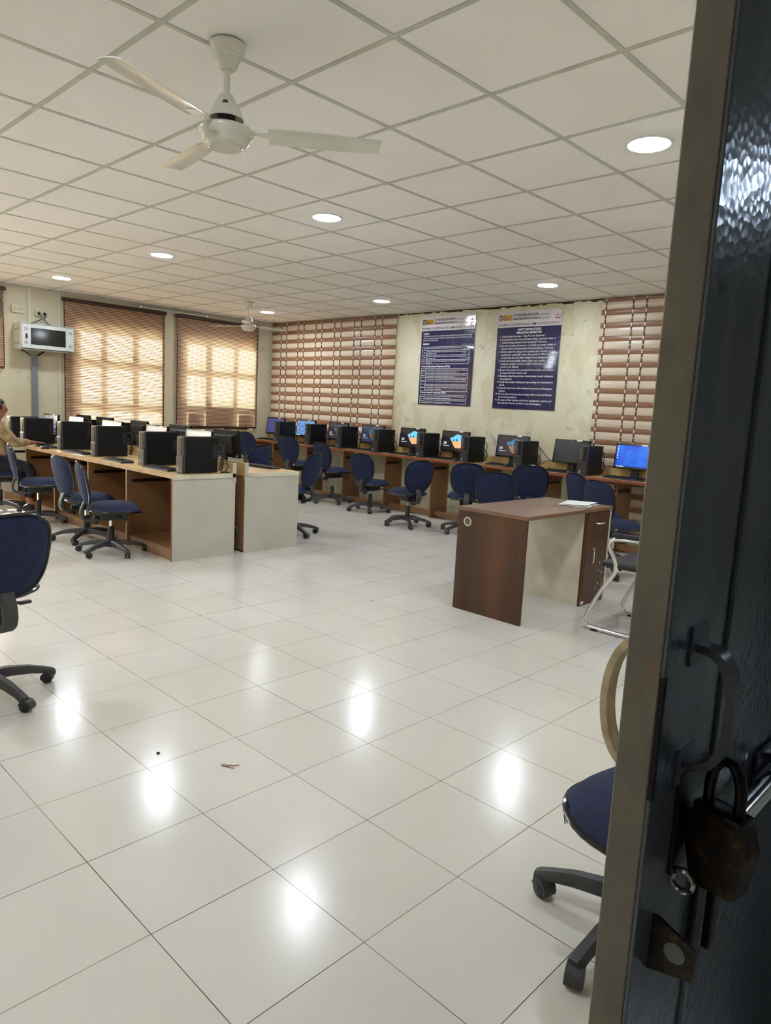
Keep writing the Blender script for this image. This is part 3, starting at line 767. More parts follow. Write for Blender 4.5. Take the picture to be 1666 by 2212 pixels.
# ------------------------------------------------------------------ computers
def make_tower():
    t = thing('computer_tower', '', 'computer', (0, 0, 0))
    W, D_, H = .057, .17, .32
    obj('body', B().box(-W, W, -D_+.022, D_, .006, H, .004), M['pc_black'], t, False)
    obj('upper_bezel', B().box(-W, W, -D_-.004, -D_+.022, .150, H, .005), M['pc_grey'], t, False)
    obj('lower_bezel', B().box(-W, W, -D_-.012, -D_+.022, .004, .148, .006), M['pc_grey'], t, False)
    s = B().box(-W+.016, -W+.030, -D_-.007, -D_-.002, .168, H-.018, .002).box(-W+.036, -W+.041, -D_-.006, -D_-.002, .168, H-.018)
    obj('drive_slot', s, M['pc_slot'], t, False)
    obj('optical_drive', B().box(W-.046, W-.020, -D_-.0065, -D_-.002, .16, H-.012, .002), M['gloss_black'], t, False)
    obj('red_accent', B().box(-W+.012, W-.03, -D_-.0125, -D_-.004, .149, .153), M['pc_red'], t, False)
    obj('maker_label', B().box(-W+.028, -W+.040, -D_-.0128, -D_-.011, .022, .058), M['white_lam'], t, False)
    v = B()
    for k in range(7):
        for q in range(3): v.box(W-.0005, W+.0012, D_-.05+.013*q, D_-.041+.013*q, .135+.017*k, .146+.017*k)
    obj('side_vent', v, M['pc_grey'], t, False)
    obj('port_plate', B().box(-W+.012, W-.012, D_-.001, D_+.003, .03, H-.03, .002), M['port_metal'], t, False)
    pt = B()
    for k in range(5): pt.box(-.028, -.004, D_+.002, D_+.008, .05+.05*k, .072+.05*k).box(.004, .03, D_+.002, D_+.008, .06+.045*k, .078+.045*k)
    obj('ports', pt, M['dark_hole'], t, False)
    obj('video_plug', B().box(-.03, .004, D_+.006, D_+.045, .14, .156, .003).box(-.03, .004, D_+.006, D_+.045, .17, .186, .003), M['blue_plug'], t, False)
    c = B()
    for q, (x, z) in enumerate(((.03, .25), (.0, .19), (.035, .14))):
        c.tube([(x, D_+.004, z), (x+.01, D_+.04, z+.005), (x+.02+.008*q, D_+.055, z-.05), (x+.015, D_+.055, z*.4), (x, D_+.05, .012)], .0045, 7)
    obj('cables', c, M['plastic'], t)
    return t
def make_keyboard():
    t = thing('keyboard', '', 'keyboard')
    obj('body', B().loops([[(-.22, -.065, 0), (.22, -.065, 0), (.22, .065, 0), (-.22, .065, 0)], [(-.22, -.065, .01), (.22, -.065, .01), (.22, .065, .02), (-.22, .065, .02)], [(-.214, -.06, .014), (.214, -.06, .014), (.214, .06, .025), (-.214, .06, .025)]]), M['plastic'], t, False)
    k, k2 = B(), B()
    for r in range(5):
        for c in range(15):
            x = -.205+c*.0195; y = -.052+r*.0205; z = .0145+.011*(y+.06)/.12
            k.box(x, x+.0165, y, y+.0165, z-.004, z+.005)
        for c in range(4):
            x = .108+c*.0245; y = -.052+r*.0205; z = .0145+.011*(y+.06)/.12
            k2.box(x, x+.019, y, y+.0165, z-.004, z+.005)
    obj('main_keys', k, M['pc_black'], t, False); obj('number_keys', k2, M['pc_black'], t, False)
    return t
def make_mouse():
    t = thing('mouse', '', 'mouse')
    rings = []
    for q in range(9):
        a = q/8*PI/2; rings.append([(.031*math.cos(a)**.6*math.cos(p), .052*math.cos(a)**.6*math.sin(p), .034*math.sin(a)) for p in [2*PI*k/20 for k in range(20)]])
    obj('shell', B().loops(rings), M['plastic'], t)
    obj('wheel', B().cyl((-.003, .022, .027), (.003, .022, .027), .008, 12), M['pc_grey'], t)
    return t
def make_monitor():
    t = thing('monitor', '', 'monitor')
    W, H, z0 = .23, .275, .092
    R = Matrix.Translation((0, 0, z0)) @ Matrix.Rotation(math.radians(-7), 4, 'X')
    obj('housing', B().box(-W, W, -.014, .014, 0, H, .006, mat=R), M['pc_black'], t, False)
    obj('bezel', B().box(-W+.003, W-.003, -.0165, -.013, .003, .022, .002, mat=R).box(-W+.003, W-.003, -.0165, -.013, H-.017, H-.003, .002, mat=R).box(-W+.003, -W+.017, -.0165, -.013, .02, H-.015, .001, mat=R).box(W-.017, W-.003, -.0165, -.013, .02, H-.015, .001, mat=R), M['gloss_black'], t, False)
    rings = []
    for y, s in ((.012, 1.), (.026, .97), (.040, .86), (.046, .82)):
        rings.append([R @ Vector(p) for p in ((-W*.86*s, y, H*.5-H*.40*s), (W*.86*s, y, H*.5-H*.40*s), (W*.86*s, y, H*.5+H*.34*s), (-W*.86*s, y, H*.5+H*.34*s))])
    obj('back_cover', B().loops(rings), M['pc_black'], t, False)
    obj('neck', B().loops([[(-.04, .02, .012), (.04, .02, .012), (.04, .055, .012), (-.04, .055, .012)], [(-.032, .035, .2), (.032, .035, .2), (.032, .06, .2), (-.032, .06, .2)]]), M['plastic'], t, False)
    obj('foot', B().box(-.11, .11, -.075, .10, 0, .012, .005), M['plastic'], t, False)
    obj('maker_mark', B().box(-.016, .016, -.0172, -.016, H-.012, H-.007, mat=R), M['pc_slot'], t, False)
    obj('asset_label', B().box(.06, .125, -.0172, -.0155, H-.015, H+.001, mat=R), M['white_paper'], t, False)
    obj('rear_label', B().box(-W+.03, -W+.055, .0138, .0148, .012, .045, mat=R), M['white_paper'], t, False)
    return t, R
MR = None
SW, SH, SZ = .213, .238, .022
def plate(bb, x0, x1, z0, z1, y, R): bb.box(x0, x1, y-.0004, y, z0, z1, mat=R)
E_ = {}
def em(key, rgb, s): 
    if key not in E_: E_[key] = emit('screen_'+key, srgb(*rgb), s*.45)
    return E_[key]
def grad(key, stops, vec, s):
    s *= .42; m, n, l, b = nm('screen_'+key)
    v = tcoord(n, l, vec)
    c = ramp(n, l, noise(n, l, v, 3.2, 3), stops)
    l.new(c, b.inputs['Emission Color']); b.inputs['Emission Strength'].default_value = s
    b.inputs['Base Color'].default_value = (.01, .01, .01, 1); b.inputs['Roughness'].default_value = .2
    return m
SCR = {}
SCR['desk_blue'] = grad('blue_desktop', [(.3, srgb(4, 50, 190)), (.5, srgb(10, 100, 232)), (.7, srgb(40, 140, 245))], (1.6, 1, 1.2), 1.0)
SCR['pattern'] = grad('blue_pattern', [(.35, srgb(40, 90, 190)), (.5, srgb(90, 150, 225)), (.62, srgb(200, 225, 245))], (12, 1, 14), .8)
SCR['violet'] = grad('dim_violet', [(.3, srgb(70, 76, 130)), (.7, srgb(96, 100, 156))], (1, 1, 1), .7)
SCR['cave'] = grad('dark_cave', [(.3, srgb(28, 24, 30)), (.7, srgb(44, 40, 46))], (1, 1, 1), .8)
SCR['cave_dim'] = grad('dim_cave', [(.3, srgb(58, 50, 58)), (.7, srgb(76, 66, 72))], (1, 1, 1), .7)
SCR['cave_blue'] = grad('dim_blue_cave', [(.3, srgb(52, 58, 84)), (.7, srgb(70, 76, 104))], (1, 1, 1), .7)
def screen(t, kind):
    R = MR
    if kind == 'off': base = M['scr_off']
    elif kind == 'grey': base = em('pale_grey', (150, 146, 166), .35)
    else: base = {'lock': SCR['cave'], 'lock_dim': SCR['cave_dim'], 'lock_blue': SCR['cave_blue'], 'blue': SCR['desk_blue'], 'pattern': SCR['pattern'], 'violet': SCR['violet']}[kind]
    b = B(); plate(b, -SW, SW, SZ, SZ+SH, -.0145, R); s = obj('screen', b, base, t, False)
    if kind.startswith('lock'):
        k = {'lock': 1.0, 'lock_dim': .5, 'lock_blue': .35}[kind]
        sky = [(-.10, .15), (-.09, .165), (-.05, .17), (-.02, .195), (.02, .212), (.05, .204), (.09, .20), (.13, .17), (.14, .125), (-.075, .12), (-.09, .135)]
        sand = [(-.075, .12), (.14, .125), (.14, .06), (.10, .035), (.0, .03), (-.04, .07)]
        for nme, pts, rgb in (('sky_patch', sky, (90, 170, 220)), ('sand_patch', sand, (200, 150, 110))):
            bb = B().loops([[R @ Vector((u+.02, -.0152, v+SZ)) for u, v in pts], [R @ Vector((u+.02, -.0149, v+SZ)) for u, v in pts]])
            obj(nme, bb, em(nme+kind, tuple(int(q*(.45+.55*k)) for q in rgb), .9*k+.1), s, False)
        bb = B()
        for u, h_ in ((-.02, .03), (.035, .042)): bb.loops([[R @ Vector((u+a, -.0156, SZ+v)) for a, v in ((-.014, .118), (.014, .118), (.004, .118+h_), (-.005, .118+h_*.9))], [R @ Vector((u+a, -.0153, SZ+v)) for a, v in ((-.014, .118), (.014, .118), (.004, .118+h_), (-.005, .118+h_*.9))]])
        obj('rock_shapes', bb, em('rock', (60, 70, 84), .4), s, False)
        bm = bmesh.new()
        fnt(bm, '2:45', -.185, SZ+.075, .045, .05, .0003, y=0); fnt(bm, 'Thursday, January 23', -.185, SZ+.050, .018, .10, .0002, y=0)
        bm.transform(R @ Matrix.Translation((0, -.0158, 0)))
        obj('clock_digits', bm, em('white'+kind, (245, 245, 245), .95*k+.05), s, False)
    if kind in ('blue', 'pattern'):
        b = B(); plate(b, -SW, SW, SZ, SZ+.011, -.0152, R); obj('taskbar', b, em('bar', (24, 40, 90), .6), s, False)
        b = B(); plate(b, -SW+.015, -SW+.10, SZ+.002, SZ+.009, -.0156, R)
        for q in range(6): plate(b, -SW+.012, -SW+.022, SZ+.09+.024*q, SZ+.102+.024*q, -.0152, R)
        obj('icons', b, em('icon', (225, 232, 240), .8), s, False)
    return s
tw, kb, ms = Maker(make_tower()), Maker(make_keyboard()), Maker(make_mouse())
_mon_proto, MR = make_monitor()
def monitor(loc, rz, label, group, kind):
    t = dup(_mon_proto); place(t, loc, rz, label, group)
    if kind: screen(t, kind)
    return t
DT = .7455
od = ['first', 'second', 'third', 'fourth', 'fifth', 'sixth', 'seventh', 'eighth', 'ninth']
# row facing the doorway (users sit on the doorway side)
FT = [(-5.532, 3.325, 0), (-6.285, 3.352, .0), (-7.30, 3.335, .0), (-8.26, 3.36, -.02), (-9.06, 3.235, 0), (-9.545, 3.24, .02)]
fdesc = ['at the aisle end of the desk row', 'second from the aisle end of the desk row', 'third from the aisle end of the desk row', 'fourth from the aisle end, behind a keyboard and mouse', 'fifth from the aisle end, by the hands of the person', 'last of the desk row, pale sunlit front beside the person']
for (x, y, r), d_ in zip(FT, fdesc):
    place(tw(), (x, y, DT), r, 'black computer tower %s' % d_, 'computer towers on the row facing the doorway')
for x, d_ in zip((-5.83, -6.62, -7.62, -8.57, -9.36), od):
    monitor((x, 3.49, DT), random.uniform(-.05, .05), 'monitor facing the doorway side, mostly behind towers, %s from the aisle' % d_, 'monitors on the row facing the doorway', 'grey')
for (x, y, r), d_ in zip(((-5.90, 3.17, .03), (-6.72, 3.15, -.04), (-7.72, 3.17, .02), (-8.62, 3.16, 0)), od):
    place(kb(), (x, y, DT), r, 'black keyboard on the desk row facing the doorway, %s from the aisle' % d_, 'keyboards on the row facing the doorway')
place(ms(), (-8.34, 3.06, DT), .3, 'black mouse between two towers on the desk row edge', 'computer mice')
# row facing the posters
for x, d_ in zip((-6.05, -6.93, -7.86, -8.78, -9.42), od):
    monitor((x, 3.98, DT), PI+random.uniform(-.06, .06) if x < -6.5 else PI-.03, 'black monitor seen from behind on the row facing the posters, %s from the aisle' % d_, 'monitors on the row facing the posters', 'violet')
for x, d_ in zip((-7.26, -8.22, -9.08), ('nearest the aisle', 'in the middle', 'nearest the window')):
    place(tw(), (x, 4.06, DT), PI, 'black tower showing its rear ports, row facing the posters, %s' % d_.replace('nearest', 'closer to'), 'computer towers on the row facing the posters')
for (x, r), d_ in zip(((-5.86, .05), (-6.8, 0)), ('at the aisle end', 'one place in from the aisle')):
    place(kb(), (x, 4.25, DT), PI+r, 'black keyboard on the row facing the posters, %s' % d_, 'keyboards on the row facing the posters')
# counter
CTT = CT+.0005
TX = [-9.275, -8.49, -7.775, -7.01, -6.175, -5.425, -4.635, -3.80]
MX = [-9.56, -8.772, -8.002, -7.26, -6.49, -5.735, -4.85, -4.055, -3.30]
kinds = ['violet', 'pattern', 'lock_dim', 'lock_blue', 'lock', 'lock', 'lock_dim', 'off', 'blue']
sdesc = ['dim violet screen', 'pale blue patterned screen', 'dim lock screen', 'dim bluish lock screen', 'bright lock screen', 'bright lock screen', 'dim lock screen', 'dark switched-off screen', 'bright blue desktop screen']
for k, x in enumerate(TX):
    place(tw(), (x*.993, 7.13, CTT), random.uniform(-.03, .03), 'black computer tower on the poster wall counter, %s from the corner' % od[k], 'computer towers on the poster wall counter')
for k, x in enumerate(MX):
    monitor((x*1.015, 7.297, CTT), random.uniform(-.03, .03), 'monitor with %s on the poster wall counter, %s from the corner' % (sdesc[k], od[k]), 'monitors on the poster wall counter', kinds[k])
    place(kb(), (x-.03, 7.065, CTT), random.uniform(-.04, .04), 'black keyboard on the poster wall counter, %s from the corner' % od[k], 'keyboards on the poster wall counter')
    if k in (4, 5, 6, 7, 8):
        xm = {4: -6.305, 5: -5.53, 6: -4.755, 7: -3.925, 8: -3.01}[k]
        place(ms(), (xm-.02 if k < 8 else xm, 7.002, CTT), random.uniform(-.3, .3), 'black mouse on the poster wall counter, beside keyboard %s from the corner' % od[k], 'computer mice')
tag(obj('cable', B().tube([(-4.56, 7.36, 1.03), (-4.52, 7.37, .98), (-4.46, 7.38, .92), (-4.40, 7.37, .885), (-4.34, 7.37, .88), (-4.37, 7.36, .90), (-4.45, 7.35, .885), (-4.50, 7.30, .84), (-4.54, 7.22, .797)], .005, 8), M['plastic']), 'black cable looping behind the tower seventh from the corner', 'cable')
tag(obj('cable', B().tube([(-5.46, 3.52, .88), (-5.44, 3.56, .86), (-5.425, 3.57, .80), (-5.43, 3.54, .752), (-5.46, 3.52, .752), (-5.5, 3.56, .752), (-5.43, 3.585, .752)], .006, 8), M['plastic']), 'black cable behind the tower at the aisle end of the desk row', 'cable')
tag(obj('paper_sheet', B().box(-7.62, -7.38, 3.06, 3.12, DT, DT+.004, mat=None), M['white_paper'], None, False), 'paper lying at the desk edge before the third tower from the aisle', 'paper')

for ch in list(_mon_proto.children): bpy.data.objects.remove(ch)
bpy.data.objects.remove(_mon_proto)

# ------------------------------------------------------------------ task chairs
def outline(w_top, w_bot, h, n=44, e=2.7):
    pts = []
    for k in range(n):
        a = 2*PI*k/n; c_, s_ = math.cos(a), math.sin(a)
        u = math.copysign(abs(c_)**(2/e), c_); v = math.copysign(abs(s_)**(2/e), s_)
        f = (v+1)/2; w = w_bot+(w_top-w_bot)*min(1, f*1.25)
        pts.append((u*w/2, v*h/2))
    return pts
def pad(bm, pts, front, back, place_):
    """cushion: rings shrink from the rim towards the middle on both faces"""
    prof = [(0, 0), (.55, .12), (.86, .35), (1, .72)]
    rings = []
    for dp, q in reversed(prof): rings.append([place_(u*(1-q), v*(1-q), front*dp) for u, v in pts])
    for dp, q in prof[1:]: rings.append([place_(u*(1-q), v*(1-q), -back*dp) for u, v in pts])
    bm.loops(rings)
def make_chair():
    t = thing('office_chair', '', 'chair', (0, 0, 0), 0)
    tilt = math.radians(12)
    def bk(u, v, d):   # u across, v up, d towards the sitter (+y)
        curve = .028*(u/.2)**2
        y = d+curve; z = v
        return Vector((u, -.235+y*math.cos(tilt)-z*math.sin(tilt), .625+z*math.cos(tilt)+y*math.sin(tilt)))
    po = outline(.39, .345, .385)
    p = B(); pad(p, po, .040, .030, bk); br = obj('backrest', p, M['fabric'], t)
    obj('piping', B().tube([bk(u*1.005, v*1.005, -.002) for u, v in po], .0085, 8, True), M['gloss_black'], br)
    def st(u, v, d):
        drop = -.028*max(0, (v-.10)/.12)**2
        return Vector((u, .03+v, .405+d+drop))
    so = outline(.455, .42, .435, 44, 2.8)
    p = B(); pad(p, so, .058, .02, st); s = obj('seat', p, M['fabric'], t)
    obj('seat_rim', B().tube([st(u*1.003, v*1.003, -.008) for u, v in so], .009, 8, True), M['gloss_black'], s)
    pn = B(); pn.loops([[st(u*.97, v*.97, -.008) for u, v in so], [st(u*.9, v*.9, -.030) for u, v in so], [st(u*.5, v*.5, -.034) for u, v in so]])
    obj('seat_pan', pn, M['plastic'], t)
    arc = [(0, -.206, .475), (0, -.222, .44), (0, -.238, .40), (0, -.243, .36), (0, -.232, .325), (0, -.205, .305), (0, -.165, .30), (0, -.06, .315)]
    fine = []
    for a, b in zip(arc, arc[1:]):
        for q in range(4): fine.append(Vector(a).lerp(Vector(b), q/4))
    sp = B(); R_ = []
    sp.sweep(fine, .032, .013)
    obj('back_bar', sp, M['dusty'], t)
    obj('mechanism', B().box(-.075, .075, -.10, .13, .305, .372, .012), M['plastic'], t, False)
    obj('tilt_knob', B().cyl((0, -.115, .345), (0, -.135, .27), .027, 16), M['plastic'], t)
    obj('lever', B().tube([(.06, .05, .345), (.16, .07, .335), (.2, .075, .328)], .007, 8).box(.19, .25, .06, .09, .318, .334, .005), M['plastic'], t)
    obj('gas_lift', B().cyl((0, 0, .17), (0, 0, .335), .0145, 16), M['chrome'], t)
    obj('column_sleeve', B().lathe([(.030, .085), (.027, .10), (.026, .24), (.022, .245)], 20), M['plastic'], t)
    obj('hub', B().lathe([(.02, .06), (.045, .065), (.046, .105), (.034, .118)], 20), M['dusty'], t)
    for k in range(5):
        a = 2*PI*k/5+.2; R = Matrix.Rotation(a, 4, 'Z')
        rings = []
        for r, z, hw, th in ((.03, .098, .026, .042), (.10, .098, .024, .040), (.18, .088, .021, .036), (.245, .072, .019, .030), (.285, .058, .021, .028), (.297, .055, .016, .02)):
            rings.append([R @ Vector(p_) for p_ in ((r, -hw, z-th*.5), (r, hw, z-th*.5), (r, hw, z+th*.1), (r, hw*.6, z+th*.5), (r, -hw*.6, z+th*.5), (r, -hw, z+th*.1))])
        obj('base_leg', B().loops(rings), M['dusty'], t)
        sw = random.uniform(0, 2*PI)
        Cc = Matrix.Translation(R @ Vector((.28, 0, 0))) @ Matrix.Rotation(sw, 4, 'Z')
        w_ = B()
        for s_ in (-1, 1):
            w_.lathe([(.001, -.009), (.022, -.009), (.0255, -.005), (.0255, .006), (.02, .009), (.001, .009)], 18, mat=Cc @ Matrix.Translation((.016, s_*.014, .0256)) @ Matrix.Rotation(PI/2, 4, 'X'))
        ct = obj('caster', w_, M['plastic'], t)
        hd = B(); ring = []
        for q in range(9):
            an = -.35+q/8*PI*1.05; ring.append((.016+.0295*math.cos(an), .0256+.0295*math.sin(an)))
        hd.loops([[Cc @ Vector((x_, s_*.022, z_)) for x_, z_ in ring]+[Cc @ Vector((.006, s_*.022, .028))] for s_ in (-1, 1)])
        hd.cyl(Cc @ Vector((0, 0, .035)), Cc @ Vector((0, 0, .06)), .009, 10)
        obj('hood', hd, M['dusty'], ct)
    return t
cm = Maker(make_chair())
UP = ('backrest', 'seat', 'seat_pan', 'back_bar', 'mechanism', 'tilt_knob', 'lever', 'gas_lift')
BASE = ('hub', 'base_leg', 'caster')
def chair(x, y, face, dz, base, label, group='navy office chairs'):
    t = cm() if cm.first else None
    if t is None: t = dup(cm.root)
    place(t, (x, y, 0), math.radians(face-90), label, group)
    for ch in t.children:
        st_ = ch.name.split('.')[0]
        ch.location = (0, 0, 0); ch.rotation_euler = (0, 0, 0)
        if st_ in UP: ch.location.z = dz
        if st_ in BASE: ch.rotation_euler.z = math.radians(base)
    return t
chair(-5.98, 2.74, 74, .0, 8, 'navy office chair out by the aisle end of the desk row facing the doorway')
chair(-6.64, 2.80, 94, .0, 10, 'navy office chair second along the desk row, its back panel turned to the doorway')
chair(-7.82, 2.79, 74, .02, 50, 'navy office chair third along the desk row, next to the person')
chair(-8.80, 2.72, 85, .03, 20, 'navy office chair under the seated person in the knitted cardigan')
c5 = chair(-3.40, .97, 188, .055, 48.5, 'navy office chair on its own close to the doorway, seen from behind')
for ch in c5.children:
    if ch.name.split('.')[0] in ('seat', 'seat_pan'): ch.location.z += .045
chair(-9.24, 6.60, 100, .12, 15, 'raised navy office chair at the counter in the room corner')
chair(-7.72, 5.38, 190, .04, 0, 'navy office chair peeping over the far row near a lone keyboard')
chair(-8.22, 6.62, 100, .12, 35, 'raised navy office chair second from the corner at the counter, seen square from behind')
chair(-5.95, 4.74, 202, .08, 12, 'navy office chair tucked at the far desk row beside the white end panel')
chair(-7.68, 6.84, 90, .06, 40, 'navy office chair third from the corner at the counter, seat turned sideways')
chair(-6.78, 6.74, 100, -.02, 5, 'navy office chair fourth from the corner at the counter, below the vision poster edge')
chair(-5.70, 6.32, 163, .0, 20, 'navy office chair turned sideways in the open floor before the vision poster')
chair(-5.02, 6.58, 128, .02, 0, 'navy office chair behind the brown desk corner with the cable hole')
chair(-4.16, 5.92, 128, .02, 30, 'navy office chair just behind the brown desk, lowest of the dark backs there')
chair(-4.20, 6.66, 118, .07, 10, 'navy office chair at the counter below the safety poster, high rounded back')
chair(-3.34, 6.50, 62, .05, 45, 'navy office chair beyond the papers, narrow back turned aside')
chair(-2.88, 6.00, 72, .05, 25, 'navy office chair between the brown desk pedestal and the striped blind')
c19 = chair(-.675, 1.785, 262, -.04, 8, 'navy office chair partly hidden by the blue door, frayed seat edge')
for ch in c19.children:
    if ch.name.split('.')[0] in UP: ch.location.x -= .030; ch.location.y -= .035
obj('frayed_threads', B().tube([(.14, .165, .365), (.147, .17, .335), (.14, .165, .31)], .0018, 5).tube([(.135, .172, .365), (.13, .178, .33)], .0015, 5).tube([(.148, .16, .365), (.154, .162, .325), (.15, .16, .30)], .0016, 5), M['fabric'], c19)

# ------------------------------------------------------------------ teacher's desk, papers, visitor chair
DX0, DX1, DY0, DY1, DZ = -3.055, -2.485, 3.93, 5.11, .74
t = thing('teacher_desk', 'brown walnut laminate desk with a drawer pedestal and a round cable hole', 'desk', ((DX0+DX1)/2, (DY0+DY1)/2, 0))
cx, cy = (DX0+DX1)/2, (DY0+DY1)/2
hx, hy = (DX1-DX0)/2, (DY1-DY0)/2
obj('top', B().box(-hx-.006, hx+.006, -hy-.004, hy+.006, DZ-.026, DZ, .002), M['walnut_top'], t, False)
# side panel with a round grommet opening
sp = bmesh.new(); bb = B(); bb.bm.free(); bb.bm = sp
bb.box(-hx, hx, -hy, -hy+.019, 0, DZ-.026)
obj('side_panel', bb, M['walnut'], t, False)
G = Matrix.Translation((-hx+.085, -hy, DZ-.10)) @ Matrix.Rotation(PI/2, 4, 'X')
obj('grommet_ring', B().ring([(.024, -.001), (.033, -.001), (.033, .003), (.027, .004), (.024, .003)], 28, mat=G), M['socket'], t)
obj('grommet_hole', B().lathe([(.001, 0), (.0245, 0), (.0245, .0012), (.001, .0013)], 28, mat=G), M['rack_gear'], t)
PY = 4.735-cy
ped = B().box(-hx+.02, hx-.022, PY, PY+.018, 0, DZ-.026)
obj('pedestal_inner_side', ped, M['dirty_lam'], t, False)
obj('pedestal_outer_side', B().box(-hx+.02, hx, hy-.019, hy, 0, DZ-.026), M['dirty_lam'], t, False)
obj('pedestal_back', B().box(-hx+.02, -hx+.036, PY+.018, hy-.019, 0, DZ-.026), M['walnut'], t, False)
obj('pedestal_frame', B().box(hx-.022, hx-.004, PY, PY+.018, 0, DZ-.026).box(hx-.022, hx-.004, PY+.018, hy-.019, .505, .535).box(hx-.022, hx-.004, PY+.018, hy-.019, 0, .09), M['walnut'], t, False)
dr = obj('drawer', B().box(hx-.02, hx, PY+.02, hy-.021, .537, DZ-.032, .002), M['walnut'], t, False)
ym = (PY+hy)/2
obj('handle', B().tube([(hx, ym-.05, .625), (hx+.025, ym-.048, .625), (hx+.028, ym-.04, .625), (hx+.028, ym+.04, .625), (hx+.025, ym+.048, .625), (hx, ym+.05, .625)], .006, 10), M['chrome'], dr)
dr = obj('door', B().box(hx-.02, hx, PY+.02, hy-.021, .092, .503, .002), M['walnut'], t, False)
obj('handle', B().tube([(hx, PY+.10, .33), (hx+.025, PY+.10, .332), (hx+.028, PY+.10, .34), (hx+.028, PY+.10, .43), (hx+.025, PY+.10, .438), (hx, PY+.10, .44)], .006, 10), M['chrome'], dr)
obj('barcode_label', B().box(hx-.004, hx-.0025, PY+.015, PY+.06, .012, .035), M['white_paper'], t, False)
tape = B()
for yy, zz in ((PY+.25, .30), (PY+.30, .30), (PY+.24, .24), (PY+.29, .22), (PY+.25, .14), (PY+.31, .12), (PY+.22, .10)): tape.box(hx, hx+.0008, yy, yy+.012, zz, zz+.016)
obj('tape_scraps', tape, M['white_lam'], t, False)
# papers: a loose pile with a curled sheet
t = thing('paper_stack', 'loose pile of white printed papers with a curled top sheet on the brown desk', 'papers', (-2.66, 4.90, DZ+.0005), math.radians(12))
for k in range(3):
    obj('sheet', B().box(-.11, .11, -.155, .155, .003*k, .003*k+.0025, mat=Matrix.Rotation(math.radians((-5, 4, 9)[k]), 4, 'Z')), M['white_paper'] if k else M['grey_paper'], t, False)
cs = B(); rings = []
for k in range(9):
    u = -.15+.3*k/8; z = .010+.022*max(0, (.02-abs(u+.04))*6)
    rings.append([(-.105, u, z), (.105, u, z+.006), (.105, u, z+.0075), (-.105, u, z+.0015)])
cs.loops(rings); obj('curled_sheet', cs, M['white_paper'], t)

# chrome cantilever visitor chair, faces the desk
t = thing('visitor_chair', 'chrome cantilever visitor chair with black seat and arm pads at the brown desk', 'chair', (-1.90, 4.55, 0), 0)
def side(y, s):
    raw = [(.42, y, .02), (.10, y, .02), (-.22, y, .02), (-.275, y, .028), (-.292, y, .06), (-.275, y, .12), (-.205, y, .27), (-.135, y, .38), (-.112, y, .44), (-.125, y, .50), (-.168, y, .575), (-.165, y, .612), (-.13, y, .632), (-.05, y, .64), (.14, y, .645), (.2, y, .65)]
    pts = []
    for i in range(len(raw)-1):
        p0, p1, p2, p3 = (Vector(raw[max(i-1, 0)]), Vector(raw[i]), Vector(raw[i+1]), Vector(raw[min(i+2, len(raw)-1)]))
        for q in range(5):
            u = q/5
            pts.append(.5*((2*p1)+(p2-p0)*u+(2*p0-5*p1+4*p2-p3)*u*u+(3*p1-p0-3*p2+p3)*u**3))
    pts.append(Vector(raw[-1])); return pts
for y in (-.275, .275):
    s = obj('side_frame', B().tube(side(y, 1), .0142, 12), M['chrome'], t)
    obj('arm_pad', B().box(-.15, .16, y-.028, y+.028, .652, .678, .011, 3), M['gloss_black'], t)
    obj('glide', B().box(-.24, -.2, y-.018, y+.018, 0, .012, .002).box(.3, .34, y-.018, y+.018, 0, .012, .002), M['plastic'], s)
obj('cross_bar', B().cyl((.42, -.275, .02), (.42, .275, .02), .0125, 12).cyl((-.10, -.275, .43), (-.10, .275, .43), .011, 12).cyl((.2, -.275, .43), (.2, .275, .43), .011, 12), M['chrome'], t)
obj('seat', B().box(-.235, .235, -.245, .245, .435, .475, .016, 3), M['plastic'], t)
bkp = B(); rings = []
for k in range(7):
    z = .50+.42*k/6; x = .22+.10*(k/6)**1.4
    rings.append([(x-.012, -.23, z), (x-.012+.02, 0, z), (x-.012, .23, z), (x+.012, .23, z), (x+.032, 0, z), (x+.012, -.23, z)])
bkp.loops(rings); obj('backrest', bkp, M['plastic'], t)
obj('back_tube', B().tube([(.2, -.24, .43), (.235, -.24, .55), (.31, -.24, .9)], .011, 10).tube([(.2, .24, .43), (.235, .24, .55), (.31, .24, .9)], .011, 10), M['chrome'], t)
# low socket on the poster wall under the counter
t = thing('low_socket', 'cream socket low on the wall below the striped blind counter', 'socket', (-3.30, YN-.045, .27))
obj('box', B().box(-.12, .12, -.022, .0, -.045, .045, .004), M['socket'], t, False)
for s in (-1, 1):
    obj('face', B().box(s*.06-.035, s*.06+.035, -.026, -.021, -.033, .033, .003), M['white_lam'], t, False)
    h = B()
    for a, b in ((0, .014), (-.01, -.008), (.01, -.008)): h.cyl((s*.06+a, -.028, b), (s*.06+a, -.0255, b), .005, 10)
    obj('pin_holes', h, M['dark_hole'], t, False)

